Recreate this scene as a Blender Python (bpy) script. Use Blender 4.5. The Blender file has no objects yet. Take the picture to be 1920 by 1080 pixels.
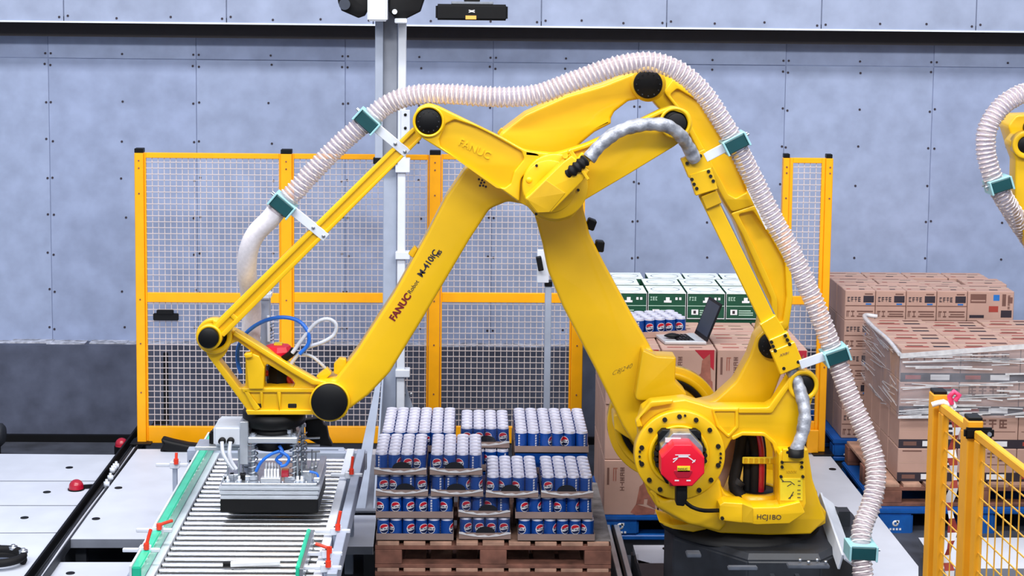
import bpy, bmesh, math, random
from mathutils import Vector, Matrix
random.seed(7)
PI = math.pi
scene = bpy.context.scene
C = scene.collection

# ------------------------------------------------------------------ camera
F = 3270.0; PX, PY = 960.0, 300.0; CH = 3.18
_dy = Vector((887 - PX, PY + 36, -F)).normalized()
_dz = Vector((355.0, 0.0, F))
_dz.y = -(_dy.x * _dz.x + _dy.z * _dz.z) / _dy.y
_dz.normalize()
_dx = _dy.cross(_dz)
ROT = Matrix((_dx, _dy, _dz))                     # camera -> world
cam = bpy.data.cameras.new('camera'); cam_ob = bpy.data.objects.new('camera', cam)
C.objects.link(cam_ob); scene.camera = cam_ob
cam.sensor_width = 36; cam.lens = F / 1920 * 36; cam.shift_y = -(540 - PY) / 1920
cam.clip_start = .1; cam.clip_end = 200
cam_ob.matrix_world = Matrix.Translation((0, 0, CH)) @ ROT.to_4x4()

# ------------------------------------------------------------------ light and exposure
world = bpy.data.worlds.new('hall_light'); scene.world = world; world.use_nodes = True
bg = world.node_tree.nodes['Background']; bg.inputs[0].default_value = (.78, .86, 1, 1); bg.inputs[1].default_value = .50
def area(x, y, z, sx, sy, e, tx=0, ty=0, col=(1, .98, .96)):
    l = bpy.data.lights.new('hall_lamp', 'AREA'); l.shape = 'RECTANGLE'; l.size = sx; l.size_y = sy; l.energy = e; l.color = col
    o = bpy.data.objects.new('hall_lamp', l); C.objects.link(o); o.location = (x, y, z)
    d = Vector((tx, ty, 0)) - Vector((x, y, z)); o.rotation_euler = d.to_track_quat('-Z', 'Y').to_euler()
area(0, 6.8, 8.5, 10, 1.0, 760, 0, 8.5)
area(-3.5, .3, 8.6, 6, 1.2, 560, -1, 11)
area(4, .3, 8.6, 6, 1.2, 560, 2, 11)
vs = scene.view_settings
scene.display_settings.display_device = 'sRGB'
vs.view_transform = 'Standard'; vs.look = 'None'; vs.exposure = 0.12; vs.gamma = 1
vs.use_curve_mapping = False

# ------------------------------------------------------------------ measuring: pixel of the photo -> point in the hall
def ray(px, py):
    return ROT @ Vector((px - PX, PY - py, -F))
def W(px, py, Y):
    d = ray(px, py); return Vector((0, 0, CH)) + d * (Y / d.y)
def Wz(px, py, z):
    d = ray(px, py); return Vector((0, 0, CH)) + d * ((z - CH) / d.z)

# ------------------------------------------------------------------ materials
def lin(c):
    return tuple(((v / 255) / 12.92 if v / 255 <= .04045 else (((v / 255) + .055) / 1.055) ** 2.4) for v in c) + (1,)
def mat(name, col, rough=.5, metal=0, noise=.06, scale=12, bump=0, alpha=1, trans=0, coat=0, spec=.5, col2=None):
    m = bpy.data.materials.new(name); m.use_nodes = True
    nt = m.node_tree; b = nt.nodes['Principled BSDF']
    b.inputs['Roughness'].default_value = rough; b.inputs['Metallic'].default_value = metal
    b.inputs['Alpha'].default_value = alpha; b.inputs['Transmission Weight'].default_value = trans
    b.inputs['Coat Weight'].default_value = coat; b.inputs['Specular IOR Level'].default_value = spec
    c = lin(col)
    tc = nt.nodes.new('ShaderNodeTexCoord'); nz = nt.nodes.new('ShaderNodeTexNoise')
    nz.inputs['Scale'].default_value = scale; nz.inputs['Detail'].default_value = 6
    nt.links.new(tc.outputs['Object'], nz.inputs['Vector'])
    rp = nt.nodes.new('ShaderNodeValToRGB'); nt.links.new(nz.outputs['Fac'], rp.inputs[0])
    rp.color_ramp.elements[0].position = .3; rp.color_ramp.elements[1].position = .7
    a = lin(col2) if col2 else tuple(v * (1 - noise * 2) for v in c[:3]) + (1,)
    rp.color_ramp.elements[0].color = a; rp.color_ramp.elements[1].color = tuple(min(1, v * (1 + noise)) for v in c[:3]) + (1,)
    nt.links.new(rp.outputs[0], b.inputs['Base Color'])
    if bump:
        bp = nt.nodes.new('ShaderNodeBump'); bp.inputs['Strength'].default_value = bump; bp.inputs['Distance'].default_value = .01
        nt.links.new(nz.outputs['Fac'], bp.inputs['Height']); nt.links.new(bp.outputs[0], b.inputs['Normal'])
    return m
M = {}
M['yellow'] = mat('robot_yellow_paint', (232, 184, 0), .4, noise=.03, scale=5, coat=.25)
M['yellow_edge'] = mat('robot_yellow_paint_darker', (205, 162, 8), .45, noise=.05)  # darker yellow for facets, panels and small robot parts
M['fence'] = mat('fence_amber_powdercoat', (252, 172, 0), .42, noise=.03)
M['fence2'] = mat('fence_amber_powdercoat_near', (232, 160, 24), .45, noise=.04)
M['wire'] = mat('fence_wire_pale', (205, 192, 190), .45, noise=.05)
M['wire2'] = mat('fence_wire_amber', (225, 165, 50), .45)
M['black'] = mat('black_plastic', (9, 10, 14), .5, noise=.1, spec=.25)
M['rubber'] = mat('black_rubber', (14, 14, 18), .7, spec=.3)
M['bolt'] = mat('black_bolt', (18, 12, 6), .5)
M['dark_edge'] = mat('cast_iron_highlight', (84, 90, 102), .45, noise=.15)  # highlight on the pedestal lug strips, painted as lighter iron
M['dark'] = mat('dark_cast_iron', (34, 38, 46), .55, noise=.15, bump=.1)
M['wall'] = mat('wall_board_blue_grey', (150, 163, 194), .75, noise=.07, scale=7, bump=.06, spec=.2)
M['wall_b'] = mat('wall_board_blue_grey_b', (147, 160, 192), .75, noise=.08, scale=6, bump=.06, spec=.2)
M['fascia'] = mat('wall_fascia_grey', (152, 163, 190), .75, noise=.08, scale=5, bump=.05, spec=.2)
M['plinth'] = mat('plinth_dark_concrete', (84, 90, 110), .8, noise=.15, scale=6, bump=.15, spec=.2)
M['dust'] = mat('dusty_ledge', (178, 182, 196), .9, noise=.3, scale=20, spec=.1)
M['dark_band'] = mat('dark_brown_strip', (40, 36, 40), .7)
M['floor'] = mat('floor_dark_concrete', (66, 70, 82), .7, noise=.25, scale=5, bump=.15)
M['plate'] = mat('platform_white_board', (206, 212, 226), .5, noise=.04, scale=4)
M['plate_edge'] = mat('platform_grey_edge', (120, 126, 140), .5)
M['white'] = mat('white_painted_steel', (214, 220, 232), .4, noise=.03)
M['steel'] = mat('brushed_steel', (190, 196, 206), .28, metal=.85, noise=.08, scale=30)
M['alu'] = mat('aluminium', (204, 210, 220), .35, metal=.6, noise=.05)
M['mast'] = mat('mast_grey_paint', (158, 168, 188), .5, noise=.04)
M['mast_d'] = mat('mast_dark_grey_paint', (132, 138, 152), .5, noise=.05)  # darker grey of the channel web, foot plate and carton top print
M['chrome'] = mat('zinc_roller', (244, 245, 248), .2, metal=.9, noise=.02)
M['shrink'] = mat('shrink_film_clear', (70, 74, 90), .12, alpha=.16, coat=1)
M['teal'] = mat('teal_clamp_plastic', (2, 66, 72), .45, noise=.08)
M['teal_light'] = mat('pale_teal_clamp_plate', (150, 200, 208), .4)
M['hose'] = mat('clear_pvc_hose', (200, 184, 192), .25, alpha=.42, noise=.04, coat=.3)
M['helix'] = mat('hose_white_helix', (240, 230, 230), .3, noise=.02, coat=.3)
M['sleeve'] = mat('white_fabric_sleeve', (226, 222, 230), .7, noise=.05, scale=60, bump=.1)
M['wrap'] = mat('silver_cable_wrap', (168, 172, 182), .38, metal=.25, noise=.35, scale=18, bump=.9, col2=(96, 100, 112))
M['red'] = mat('red_plastic', (226, 10, 46), .4, noise=.03)
M['red_dark'] = mat('dark_red_plastic', (176, 8, 44), .35, noise=.05, coat=.5)
M['orange_red'] = mat('orange_red_lever', (232, 60, 34), .4)
M['green'] = mat('green_guide_strip', (40, 196, 158), .3, noise=.12, scale=6, coat=.3)
M['blue_tube'] = mat('blue_air_tube', (34, 110, 216), .35)
M['grey_tube'] = mat('pale_grey_tube', (206, 210, 222), .4)
M['pallet_blue'] = mat('blue_plastic_pallet', (12, 88, 172), .45, noise=.12)
M['wood'] = mat('pallet_wood', (128, 84, 70), .8, noise=.3, scale=9, bump=.3)
M['wood_l'] = mat('pallet_wood_light', (182, 142, 122), .8, noise=.25, scale=9, bump=.2)
M['board'] = mat('grey_pallet_board', (140, 136, 136), .85, noise=.25, scale=14, bump=.2)
M['carton'] = mat('brown_carton', (186, 152, 140), .8, noise=.05, scale=5, spec=.2)
M['carton_d'] = mat('brown_carton_dull', (158, 130, 120), .8, noise=.06, scale=5, spec=.2)
M['carton_tray'] = mat('grey_brown_tray', (142, 122, 116), .7, noise=.06, spec=.3)
M['ink'] = mat('dark_print', (44, 36, 48), .7)
M['ink_brown'] = mat('brown_print', (112, 78, 70), .7)
M['ink_ship'] = mat('rust_print', (158, 98, 84), .7, noise=.15, scale=25)
M['ink_red'] = mat('red_print', (176, 28, 50), .7)
M['ink_rust'] = mat('rust_red_print', (160, 60, 50), .7)
M['ink_red_dark'] = mat('dark_red_print', (112, 14, 22), .6)
M['ink_blue'] = mat('blue_print', (30, 110, 190), .6)
M['label'] = mat('white_label', (230, 232, 238), .5)
M['ylabel'] = mat('yellow_label', (236, 208, 40), .5)
M['tape'] = mat('carton_tape', (200, 172, 150), .4)
M['green_box'] = mat('dark_green_carton', (0, 72, 50), .55, noise=.08)
M['white_box'] = mat('white_carton_top', (222, 232, 232), .55, noise=.08, scale=20)
M['pale_green'] = mat('pale_green_print', (170, 205, 190), .6)
M['film'] = mat('stretch_film', (205, 210, 226), .14, alpha=.24, noise=.2, scale=9, coat=.8)
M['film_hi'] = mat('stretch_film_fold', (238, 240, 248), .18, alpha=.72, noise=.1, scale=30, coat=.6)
M['can_top'] = mat('can_aluminium', (214, 214, 232), .3, metal=.3, noise=.04)
M['can_blue'] = mat('can_blue', (18, 78, 168), .28, metal=.35, noise=.06, coat=.4)
M['can_navy'] = mat('can_navy', (8, 26, 70), .4)
M['can_white'] = mat('can_white', (236, 236, 242), .4)
M['can_red'] = mat('can_red', (196, 16, 40), .4)
M['film_print'] = mat('film_black_print', (10, 12, 22), .35, coat=.4)
M['screen'] = mat('laptop_screen', (46, 54, 70), .5)
M['lap'] = mat('laptop_silver', (206, 208, 214), .35, metal=.3)
M['lime'] = mat('lime_shell', (206, 226, 40), .4)
M['pink'] = mat('pink_tape', (226, 60, 110), .4)
M['orange_label'] = mat('orange_label', (248, 176, 84), .5)
M['glass'] = mat('smoked_film', (70, 80, 100), .2, alpha=.5)

# ------------------------------------------------------------------ builders
def origin_of(p):
    v = Vector((0, 0, 0))
    while p is not None:
        v += p.location; p = p.parent
    return v
def obj(name, me, parent=None, mats=None):
    me.name = name
    if mats is not None:
        if not isinstance(mats, (list, tuple)): mats = [mats]
        for m in mats: me.materials.append(M[m])
    if parent is not None: me.transform(Matrix.Translation(-origin_of(parent)))
    o = bpy.data.objects.new(name, me); C.objects.link(o)
    if parent is not None: o.parent = parent
    return o
def tag(o, label, cat, group=None, kind=None):
    o['label'] = label; o['category'] = cat
    if group: o['group'] = group
    if kind: o['kind'] = kind
    return o
def thing(name, label, cat, loc=(0, 0, 0), group=None):
    o = bpy.data.objects.new(name, None); o.empty_display_size = .1; C.objects.link(o); o.location = loc
    return tag(o, label, cat, group)
def copy_tree(o, parent=None):
    c = o.copy(); C.objects.link(c); c.parent = parent
    for ch in list(o.children): copy_tree(ch, c)
    return c

class MB:
    def __init__(s): s.v = []; s.f = []; s.m = []; s.sm = []
    def add(s, vs, fs, mi=0, smooth=False):
        n = len(s.v); s.v += [Vector(v) for v in vs]
        for f in fs: s.f.append(tuple(i + n for i in f)); s.m.append(mi); s.sm.append(smooth)
        return s
    def hexa(s, c, mi=0):      # 8 corners: bottom 4 (ccw), top 4
        return s.add(c, [(3, 2, 1, 0), (4, 5, 6, 7), (0, 1, 5, 4), (1, 2, 6, 5), (2, 3, 7, 6), (3, 0, 4, 7)], mi)
    def box(s, c, d, mi=0, rot=None):
        c = Vector(c); h = Vector(d) / 2; R = rot or Matrix.Identity(3)
        return s.hexa([c + R @ Vector((x * h.x, y * h.y, z * h.z)) for z in (-1, 1) for x, y in ((-1, -1), (1, -1), (1, 1), (-1, 1))], mi)
    def bb(s, x0, x1, y0, y1, z0, z1, mi=0):
        return s.box(((x0 + x1) / 2, (y0 + y1) / 2, (z0 + z1) / 2), (abs(x1 - x0), abs(y1 - y0), abs(z1 - z0)), mi)
    def bar(s, a, b, w, t, up=(0, 0, 1), mi=0):   # w across (side), t along "up"
        a = Vector(a); b = Vector(b); d = (b - a); L = d.length; d.normalize()
        sd = d.cross(Vector(up)).normalized(); u = sd.cross(d)
        return s.box((a + b) / 2, (L, w, t), mi, Matrix((d, sd, u)).transposed())
    def cyl(s, a, b, r0, r1=None, n=16, mi=0, caps=True, smooth=True):
        a = Vector(a); b = Vector(b); r1 = r0 if r1 is None else r1
        d = (b - a).normalized(); u = d.orthogonal().normalized(); w = d.cross(u)
        vs = []
        for p, r in ((a, r0), (b, r1)):
            for i in range(n):
                t = 2 * PI * i / n; vs.append(p + (u * math.cos(t) + w * math.sin(t)) * r)
        s.add(vs, [(i, (i + 1) % n, n + (i + 1) % n, n + i) for i in range(n)], mi, smooth)
        if caps: s.add(vs, [tuple(reversed(range(n))), tuple(range(n, 2 * n))], mi)
        return s
    def rings(s, rings, n, mi=0, close=False, caps=False, smooth=True):
        vs = [p for r in rings for p in r]; fs = []
        for k in range(len(rings) - 1):
            for i in range(n):
                fs.append((k * n + i, k * n + (i + 1) % n, (k + 1) * n + (i + 1) % n, (k + 1) * n + i))
        s.add(vs, fs, mi, smooth)
        if caps:
            m = (len(rings) - 1) * n
            s.add(rings[0], [tuple(reversed(range(n)))], mi); s.add(rings[-1], [tuple(range(n))], mi)
        return s
    def lathe(s, c, axis, prof, n=32, mi=0, smooth=True):   # prof: (distance along axis, radius)
        c = Vector(c); d = Vector(axis).normalized(); u = d.orthogonal().normalized(); w = d.cross(u)
        rg = [[c + d * h + (u * math.cos(2 * PI * i / n) + w * math.sin(2 * PI * i / n)) * max(r, 1e-4) for i in range(n)] for h, r in prof]
        return s.rings(rg, n, mi, smooth=smooth)
    def tube(s, pts, r, n=8, mi=0, step=None, rf=None, caps=True):
        P = spline(pts, step or min(r * 1.5, .018)); fr = frames(P); rg = []
        L = 0
        for k, (p, (u, w)) in enumerate(zip(P, fr)):
            if k: L += (P[k] - P[k - 1]).length
            rr = rf(L, k / (len(P) - 1)) if rf else r
            rg.append([p + (u * math.cos(2 * PI * i / n) + w * math.sin(2 * PI * i / n)) * rr for i in range(n)])
        return s.rings(rg, n, mi, caps=caps)
    def poly(s, pts, off, mi=0):         # planar polygon (convex-ish) extruded by vector off
        n = len(pts); pts = [Vector(p) for p in pts]; q = [p + Vector(off) for p in pts]
        return s.add(pts + q, [tuple(range(n)), tuple(reversed(range(n, 2 * n)))] + [(i, n + i, n + (i + 1) % n, (i + 1) % n) for i in range(n)], mi)
    def quad(s, a, b, c, d, mi=0): return s.add([a, b, c, d], [(0, 1, 2, 3)], mi)
    def mesh(s, bevel=0, seg=2):
        me = bpy.data.meshes.new('mesh'); me.from_pydata([tuple(v) for v in s.v], [], s.f)
        me.polygons.foreach_set('material_index', s.m); me.polygons.foreach_set('use_smooth', s.sm)
        bm = bmesh.new(); bm.from_mesh(me)
        bmesh.ops.recalc_face_normals(bm, faces=bm.faces)
        if bevel:
            es = [e for e in bm.edges if len(e.link_faces) == 2 and e.calc_face_angle(0) > .6]
            bmesh.ops.bevel(bm, geom=es, offset=bevel, segments=seg, affect='EDGES', clamp_overlap=True)
        bm.to_mesh(me); bm.free(); me.update(); return me
    def build(s, name, mats, parent=None, bevel=0, seg=2):
        return obj(name, s.mesh(bevel, seg), parent, mats)

def spline(pts, step):
    pts = [Vector(p) for p in pts]
    if len(pts) < 3:
        n = max(1, int((pts[1] - pts[0]).length / step)); return [pts[0].lerp(pts[1], i / n) for i in range(n + 1)]
    P = [pts[0] * 2 - pts[1]] + pts + [pts[-1] * 2 - pts[-2]]; out = []
    for i in range(1, len(P) - 2):
        a, b, c, d = P[i - 1:i + 3]; n = max(1, int((c - b).length / step))
        for k in range(n):
            t = k / n
            out.append(.5 * ((2 * b) + (c - a) * t + (2 * a - 5 * b + 4 * c - d) * t * t + (3 * b - a - 3 * c + d) * t ** 3))
    out.append(pts[-1]); return out
def frames(P):
    fr = []; t = (P[1] - P[0]).normalized(); u = t.orthogonal().normalized()
    for k in range(len(P)):
        t = (P[min(k + 1, len(P) - 1)] - P[max(k - 1, 0)]).normalized()
        u = (u - t * u.dot(t)).normalized(); fr.append((u, t.cross(u)))
    return fr
def fillet(poly, res=6):        # (x, y, r) in pixels
    poly = [p for i, p in enumerate(poly) if tuple(p[:2]) != tuple(poly[i - 1][:2])]
    out = []; n = len(poly)
    for i, p in enumerate(poly):
        r = p[2] if len(p) > 2 else 0
        a = Vector(poly[i - 1][:2]); b = Vector(p[:2]); c = Vector(poly[(i + 1) % n][:2])
        if r <= 0: out.append(tuple(b)); continue
        u = (a - b); v = (c - b); lu, lv = u.length, v.length; u /= lu; v /= lv
        ang = math.acos(max(-1, min(1, u.dot(v))))
        if ang > PI - .02 or ang < .02: out.append(tuple(b)); continue
        d = min(r / math.tan(ang / 2), lu * .49, lv * .49)
        p0 = b + u * d; p1 = b + v * d
        for k in range(res + 1):
            t = k / res; q = p0 * (1 - t) ** 2 + b * 2 * t * (1 - t) + p1 * t * t; out.append(tuple(q))
    return out
def circ(x, y, r, n=40, ry=None): return [(x + r * math.cos(2 * PI * i / n), y + (ry or r) * math.sin(2 * PI * i / n)) for i in range(n)]
def plate_mesh(outlines, Y, th, bevel=.006, res=2):
    """filled plate facing the hall's front: first outline solid, others holes (pixel outlines measured at depth Y)"""
    cu = bpy.data.curves.new('c', 'CURVE'); cu.dimensions = '2D'; cu.fill_mode = 'BOTH'
    for ol in outlines:
        pts = [W(x, y, Y) for x, y in ol]
        sp = cu.splines.new('POLY'); sp.points.add(len(pts) - 1); sp.use_cyclic_u = True
        for q, p in zip(sp.points, pts): q.co = (p.x, p.z, 0, 1)
    cu.extrude = max(th / 2 - bevel, .0005); cu.bevel_depth = bevel; cu.bevel_resolution = res; cu.offset = -bevel
    ob = bpy.data.objects.new('c', cu); C.objects.link(ob)
    dg = bpy.context.evaluated_depsgraph_get(); dg.update()
    me = bpy.data.meshes.new_from_object(ob.evaluated_get(dg), depsgraph=dg)
    bpy.data.objects.remove(ob); bpy.data.curves.remove(cu)
    me.transform(Matrix(((1, 0, 0, 0), (0, 0, -1, Y + th / 2), (0, 1, 0, 0), (0, 0, 0, 1))))
    bm = bmesh.new(); bm.from_mesh(me); bmesh.ops.remove_doubles(bm, verts=bm.verts, dist=.0003)
    bmesh.ops.recalc_face_normals(bm, faces=bm.faces); bm.to_mesh(me); bm.free()
    me.polygons.foreach_set('use_smooth', [True] * len(me.polygons)); me.set_sharp_from_angle(angle=math.radians(38))
    me.materials.clear(); return me
def plate(name, outline, Y, th, m, parent, holes=(), bevel=.006, res=2):
    return obj(name, plate_mesh([outline] + list(holes), Y, th, bevel, res), parent, m)
def join(mb_or_mesh_list):
    bm = bmesh.new()
    for me in mb_or_mesh_list: bm.from_mesh(me)
    out = bpy.data.meshes.new('j'); bm.to_mesh(out); bm.free(); return out
def text_mesh(s, size, right, up, loc, th=.0006, bold=0, align='CENTER'):
    cu = bpy.data.curves.new('t', 'FONT'); cu.body = s; cu.size = size; cu.align_x = align; cu.align_y = 'CENTER'
    cu.extrude = th; cu.offset = bold; cu.resolution_u = 3
    ob = bpy.data.objects.new('t', cu); C.objects.link(ob)
    dg = bpy.context.evaluated_depsgraph_get(); dg.update()
    me = bpy.data.meshes.new_from_object(ob.evaluated_get(dg), depsgraph=dg)
    bpy.data.objects.remove(ob); bpy.data.curves.remove(cu)
    r = Vector(right).normalized(); u = Vector(up).normalized(); n = r.cross(u)
    R = Matrix((r, u, n)).transposed().to_4x4()
    me.transform(Matrix.Translation(Vector(loc)) @ R); me.materials.clear(); return me
def text(name, s, size, right, up, loc, m, parent, **k):
    return obj(name, text_mesh(s, size, right, up, loc, **k), parent, m)
def struct(o):
    o['kind'] = 'structure'; return o
# ================================================================== THE SETTING
WY = 12.6; FZ = -.17
def zat(py, Y, px=960): return W(px, py, Y).z
def xat(px, Y, py=540): return W(px, py, Y).x
wall = MB().bb(-6, 9, WY + .006, WY + .25, FZ, 6).build('wall_back', 'wall_b'); struct(wall)
seams = [xat(p, WY, 400) for p in (-180, 95, 370, 647, 922, 1192, 1466, 1741, 2015, 2290)]
z_plinth = zat(646, WY, 500); z_row = zat(113, WY, 500); z_fas = zat(50, WY - .3, 960)
sc = MB()
for i in range(len(seams) - 1):
    a, b = seams[i] + .0018, seams[i + 1] - .0018
    y0 = WY - .003 * (i % 3)
    MB().bb(a, b, y0, WY + .02, z_plinth + .002, z_row - .002).build('panel', ['wall', 'wall_b'][i % 2], wall, bevel=.002, seg=1)
    MB().bb(a, b, y0 + .002, WY + .02, z_row + .002, z_fas + .5).build('panel', ['wall_b', 'wall'][i % 2], wall, bevel=.002, seg=1)
    for k in range(8):
        z = z_row - .04 - k * .275
        for x in (a + .018, (a + b) / 2 + random.uniform(-.02, .02), b - .018):
            if z < z_plinth + .02: continue
            if random.random() < .08: continue
            p = Vector((x + random.uniform(-.006, .006), y0, z + random.uniform(-.012, .012)))
            sc.cyl(p, p + Vector((0, -.004, 0)), .0085, n=7)
    for x in (a + .018, (a + b) / 2, b - .018):
        p = Vector((x, y0, z_row + .035)); sc.cyl(p, p + Vector((0, -.004, 0)), .008, n=7)
fas = MB().bb(-6, 9, WY - .3, WY + .02, z_fas + .04, 6).build('trim_1', 'fascia'); struct(fas)
fseam = [xat(p, WY - .3, 20) for p in (-300, 120, 425, 700, 1015, 1250, 1540, 1830, 2150)]
for i in range(len(fseam) - 1):
    MB().bb(fseam[i] + .003, fseam[i + 1] - .003, WY - .315, WY - .3, z_fas, z_fas + 2.4).build('panel', 'fascia', fas, bevel=.003, seg=1)
    n = 4
    for k in range(n):
        p = Vector((fseam[i] + .03 + (fseam[i + 1] - fseam[i] - .06) * k / (n - 1) + random.uniform(-.05, .05) * (0 < k < n - 1), WY - .315, z_fas + .04 + random.uniform(-.01, .01)))
        sc.cyl(p, p + Vector((0, -.004, 0)), .0085, n=7)
s_ = sc.build('screw', 'ink', wall); s_['kind'] = 'stuff'
lip = MB().bb(-6, 9, WY - .322, WY - .30, z_fas - .004, z_fas + .008).build('edge_strip', 'white', fas)
dark_band = MB().bb(-6, 9, WY - .13, WY + .02, zat(77, WY - .13), z_fas + .3).build('trim_2', 'dark_band'); struct(dark_band)  # dark brown strip set back below the fascia edge
pl = MB().bb(-6, 9, WY - .16, WY + .02, FZ, zat(650, WY - .16, 500), 0).build('baseboard_back', 'plinth', bevel=.01); struct(pl)
dl = MB()
for i in range(60):
    x = -6 + .25 * i + random.uniform(-.1, .0); w = random.uniform(.25, .35)
    z = zat(650, WY - .16, 500)
    dl.bb(x, x + w, WY - .15 + random.uniform(.0, .05), WY, z, z + random.uniform(.002, .012))
d_ = dl.build('settled_dust', 'dust', pl, bevel=.003, seg=1); d_['kind'] = 'stuff'
floor = MB().bb(-9, 10, -1, 13, FZ - .2, FZ).build('floor', 'floor'); struct(floor)
base = MB().bb(-6, 9, WY - .2, WY - .16, FZ, FZ + .05).build('trim_3', 'black'); struct(base)

# raised white floor plates (left field, in front of the wall)
PZ = 0.0
def floor_plate(px, label, z=PZ, th=.045, holes=(), m=('plate', 'plate_edge'), legs=True, cat='floor plate', group=None):
    pts = [Wz(x, y, z) for x, y in px]
    b = MB(); n = len(pts)
    q = [p - Vector((0, 0, th)) for p in pts]
    b.add(pts, [tuple(range(n))], 0); b.add(pts + q, [(i, n + i, n + (i + 1) % n, (i + 1) % n) for i in range(n)], 1); b.add(q, [tuple(reversed(range(n)))], 1)
    c = sum(pts, Vector()) / n
    t = thing('floor_plate', label, cat, (c.x, c.y, FZ), group)
    b.build('deck', m, t, bevel=.004, seg=1)
    if legs:
        for p in pts:
            w = c + (p - c) * .9
            MB().bb(w.x - .03, w.x + .03, w.y - .03, w.y + .03, FZ, z - th).build('foot', 'dark', t)
    for hx, hy in holes:
        h = Wz(hx, hy, z); hb = MB()
        hb.lathe(h, (0, 0, 1), [(.0, .024), (.003, .024), (.003, .018), (.0015, .0001)], n=16)
        hb.build('hole_cap', 'black', t)
    return t
fr = [(-60, 850), (-120, 902), (-190, 948), (-280, 1000), (-420, 1085), (-560, 1180)]
tr = [(222, 852), (182, 902), (149, 948), (110, 999), (40, 1092), (-30, 1190)]
hl = [[(130, 877)], [(88, 923), (-8, 923)], [(46, 971), (-60, 971)], [(-4, 1025)], []]
nm = ['farthest white floor plate left of the cable channel, at the wall foot', 'second white floor plate from the wall with a dark hole, left of the cable channel',
      'third white floor plate from the wall, left of the red domes row', 'fourth white floor plate from the wall at the left frame edge', 'nearest white floor plate in the bottom left corner']
for i in range(5):
    a, b, c, d = fr[i], tr[i], tr[i + 1], fr[i + 1]
    floor_plate([(a[0], a[1] + .6), (b[0], b[1] + .6), (c[0], c[1] - .6), (d[0], d[1] - .6)], nm[i], holes=hl[i], group='white floor plates left of the cable channel')
floor_plate([(258, 842), (470, 842), (470, 1011), (131, 1011)], 'long white raised plate between cable channel and roller conveyor', z=.05, th=.05, holes=[(222, 915), (180, 973)])
floor_plate([(104, 1054), (360, 1054), (360, 1130), (30, 1130)], 'near white plate below the long one, left of the conveyor', z=.0, holes=[(132, 1075)])
floor_plate([(470, 842), (707, 842), (707, 959), (470, 959)], 'white plate behind the gripper along the fence foot', z=.05)
floor_plate([(560, 966), (706, 966), (700, 1025), (540, 1025)], 'white plate between conveyor frame and can pallet', z=.05)
floor_plate([(1440, 846), (1550, 846), (1722, 1062), (1722, 1120), (1440, 1120)], 'white plate running from the right fence post towards the robot foot', z=.0, holes=[(1561, 880), (1620, 965)])
floor_plate([(1187, 1022), (1330, 1022), (1320, 1056), (1196, 1056)], 'small white plate in front of the blue pallet', z=.05, holes=[(1250, 1029)])
floor_plate([(1722, 1008), (2100, 1008), (2200, 1066), (1760, 1066)], 'pale ribbed plate in front of the wrapped carton pallet', z=-.03)

# cable channel
ch = thing('cable_channel', 'dark steel cable channel running back along the floor to the fence post', 'cable tray', tuple(Wz(160, 940, FZ)))
a = Wz(45, 1095, .03); b = Wz(264, 800, .03)
d = (b - a).normalized(); s = Vector((d.y, -d.x, 0))
MB().bar(a, b, .012, .07).build('side_rail', 'black', ch)
MB().bar(a + s * .085, b + s * .085, .008, .05).build('side_rail', 'dark', ch)
MB().bar(a + s * .045 - Vector((0, 0, .03)), b + s * .045 - Vector((0, 0, .03)), .08, .008).build('tray_base', 'floor', ch)
for k in range(9):
    p = a.lerp(b, .05 + k * .11) + s * .045; MB().bb(p.x - .03, p.x + .03, p.y - .02, p.y + .02, FZ, p.z - .03).build('foot', 'dark', ch)
for r, (r0, z0) in enumerate(((.008, .0), (.011, .01), (.007, .012))):
    MB().tube([a.lerp(b, t) + s * (.025 + .018 * r + .006 * math.sin(t * 9 + r)) + Vector((0, 0, -.012 + z0)) for t in (0, .2, .4, .6, .8, .97)], r0, 6).build('cable', ['rubber', 'dark', 'grey_tube'][r], ch)
cb = MB()
for k, (x, y) in enumerate(((214, 882), (211, 886), (218, 878), (207, 900), (200, 912))):
    p = Wz(x, y, .05); cb.lathe(p, (0, 0, 1), [(0, .0), (0, .018), (.03, .018), (.03, .008), (.045, .008), (.045, 0)], n=10)
cb.build('terminal_stub', 'white', ch)['kind'] = 'stuff'
# red domes
for (x, y, r, z, lab) in ((228, 824, .043, .03, 'glossy dark red dome button at the fence corner by the wall foot'), (143, 918, .045, .0, 'glossy red dome button on the white floor plate beside the cable channel')):
    p = Wz(x, y, z) if z == 0 else W(x, y + 14, 11.7)
    t = thing('dome_button', lab, 'button', tuple(p))
    pr = [(0, r * 1.02), (.012, r * 1.02), (.014, r)] + [(.02 + r * math.sin(t_), r * math.cos(t_)) for t_ in [k * PI / 16 for k in range(0, 9)]]
    MB().lathe(p + Vector((0, 0, .0)), (0, 0, 1), pr, 24).build('dome', 'red_dark', t)
    MB().cyl(p - Vector((0, 0, .0 if z == 0 else .12)), p + Vector((0, 0, .008)), r * 1.15, n=20).build('collar', 'black', t)
    MB().bar(p + Vector((.02, .01, .015)), p + Vector((.1, .03, .015)), .02, .02).build('bracket', 'black', t)
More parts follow.
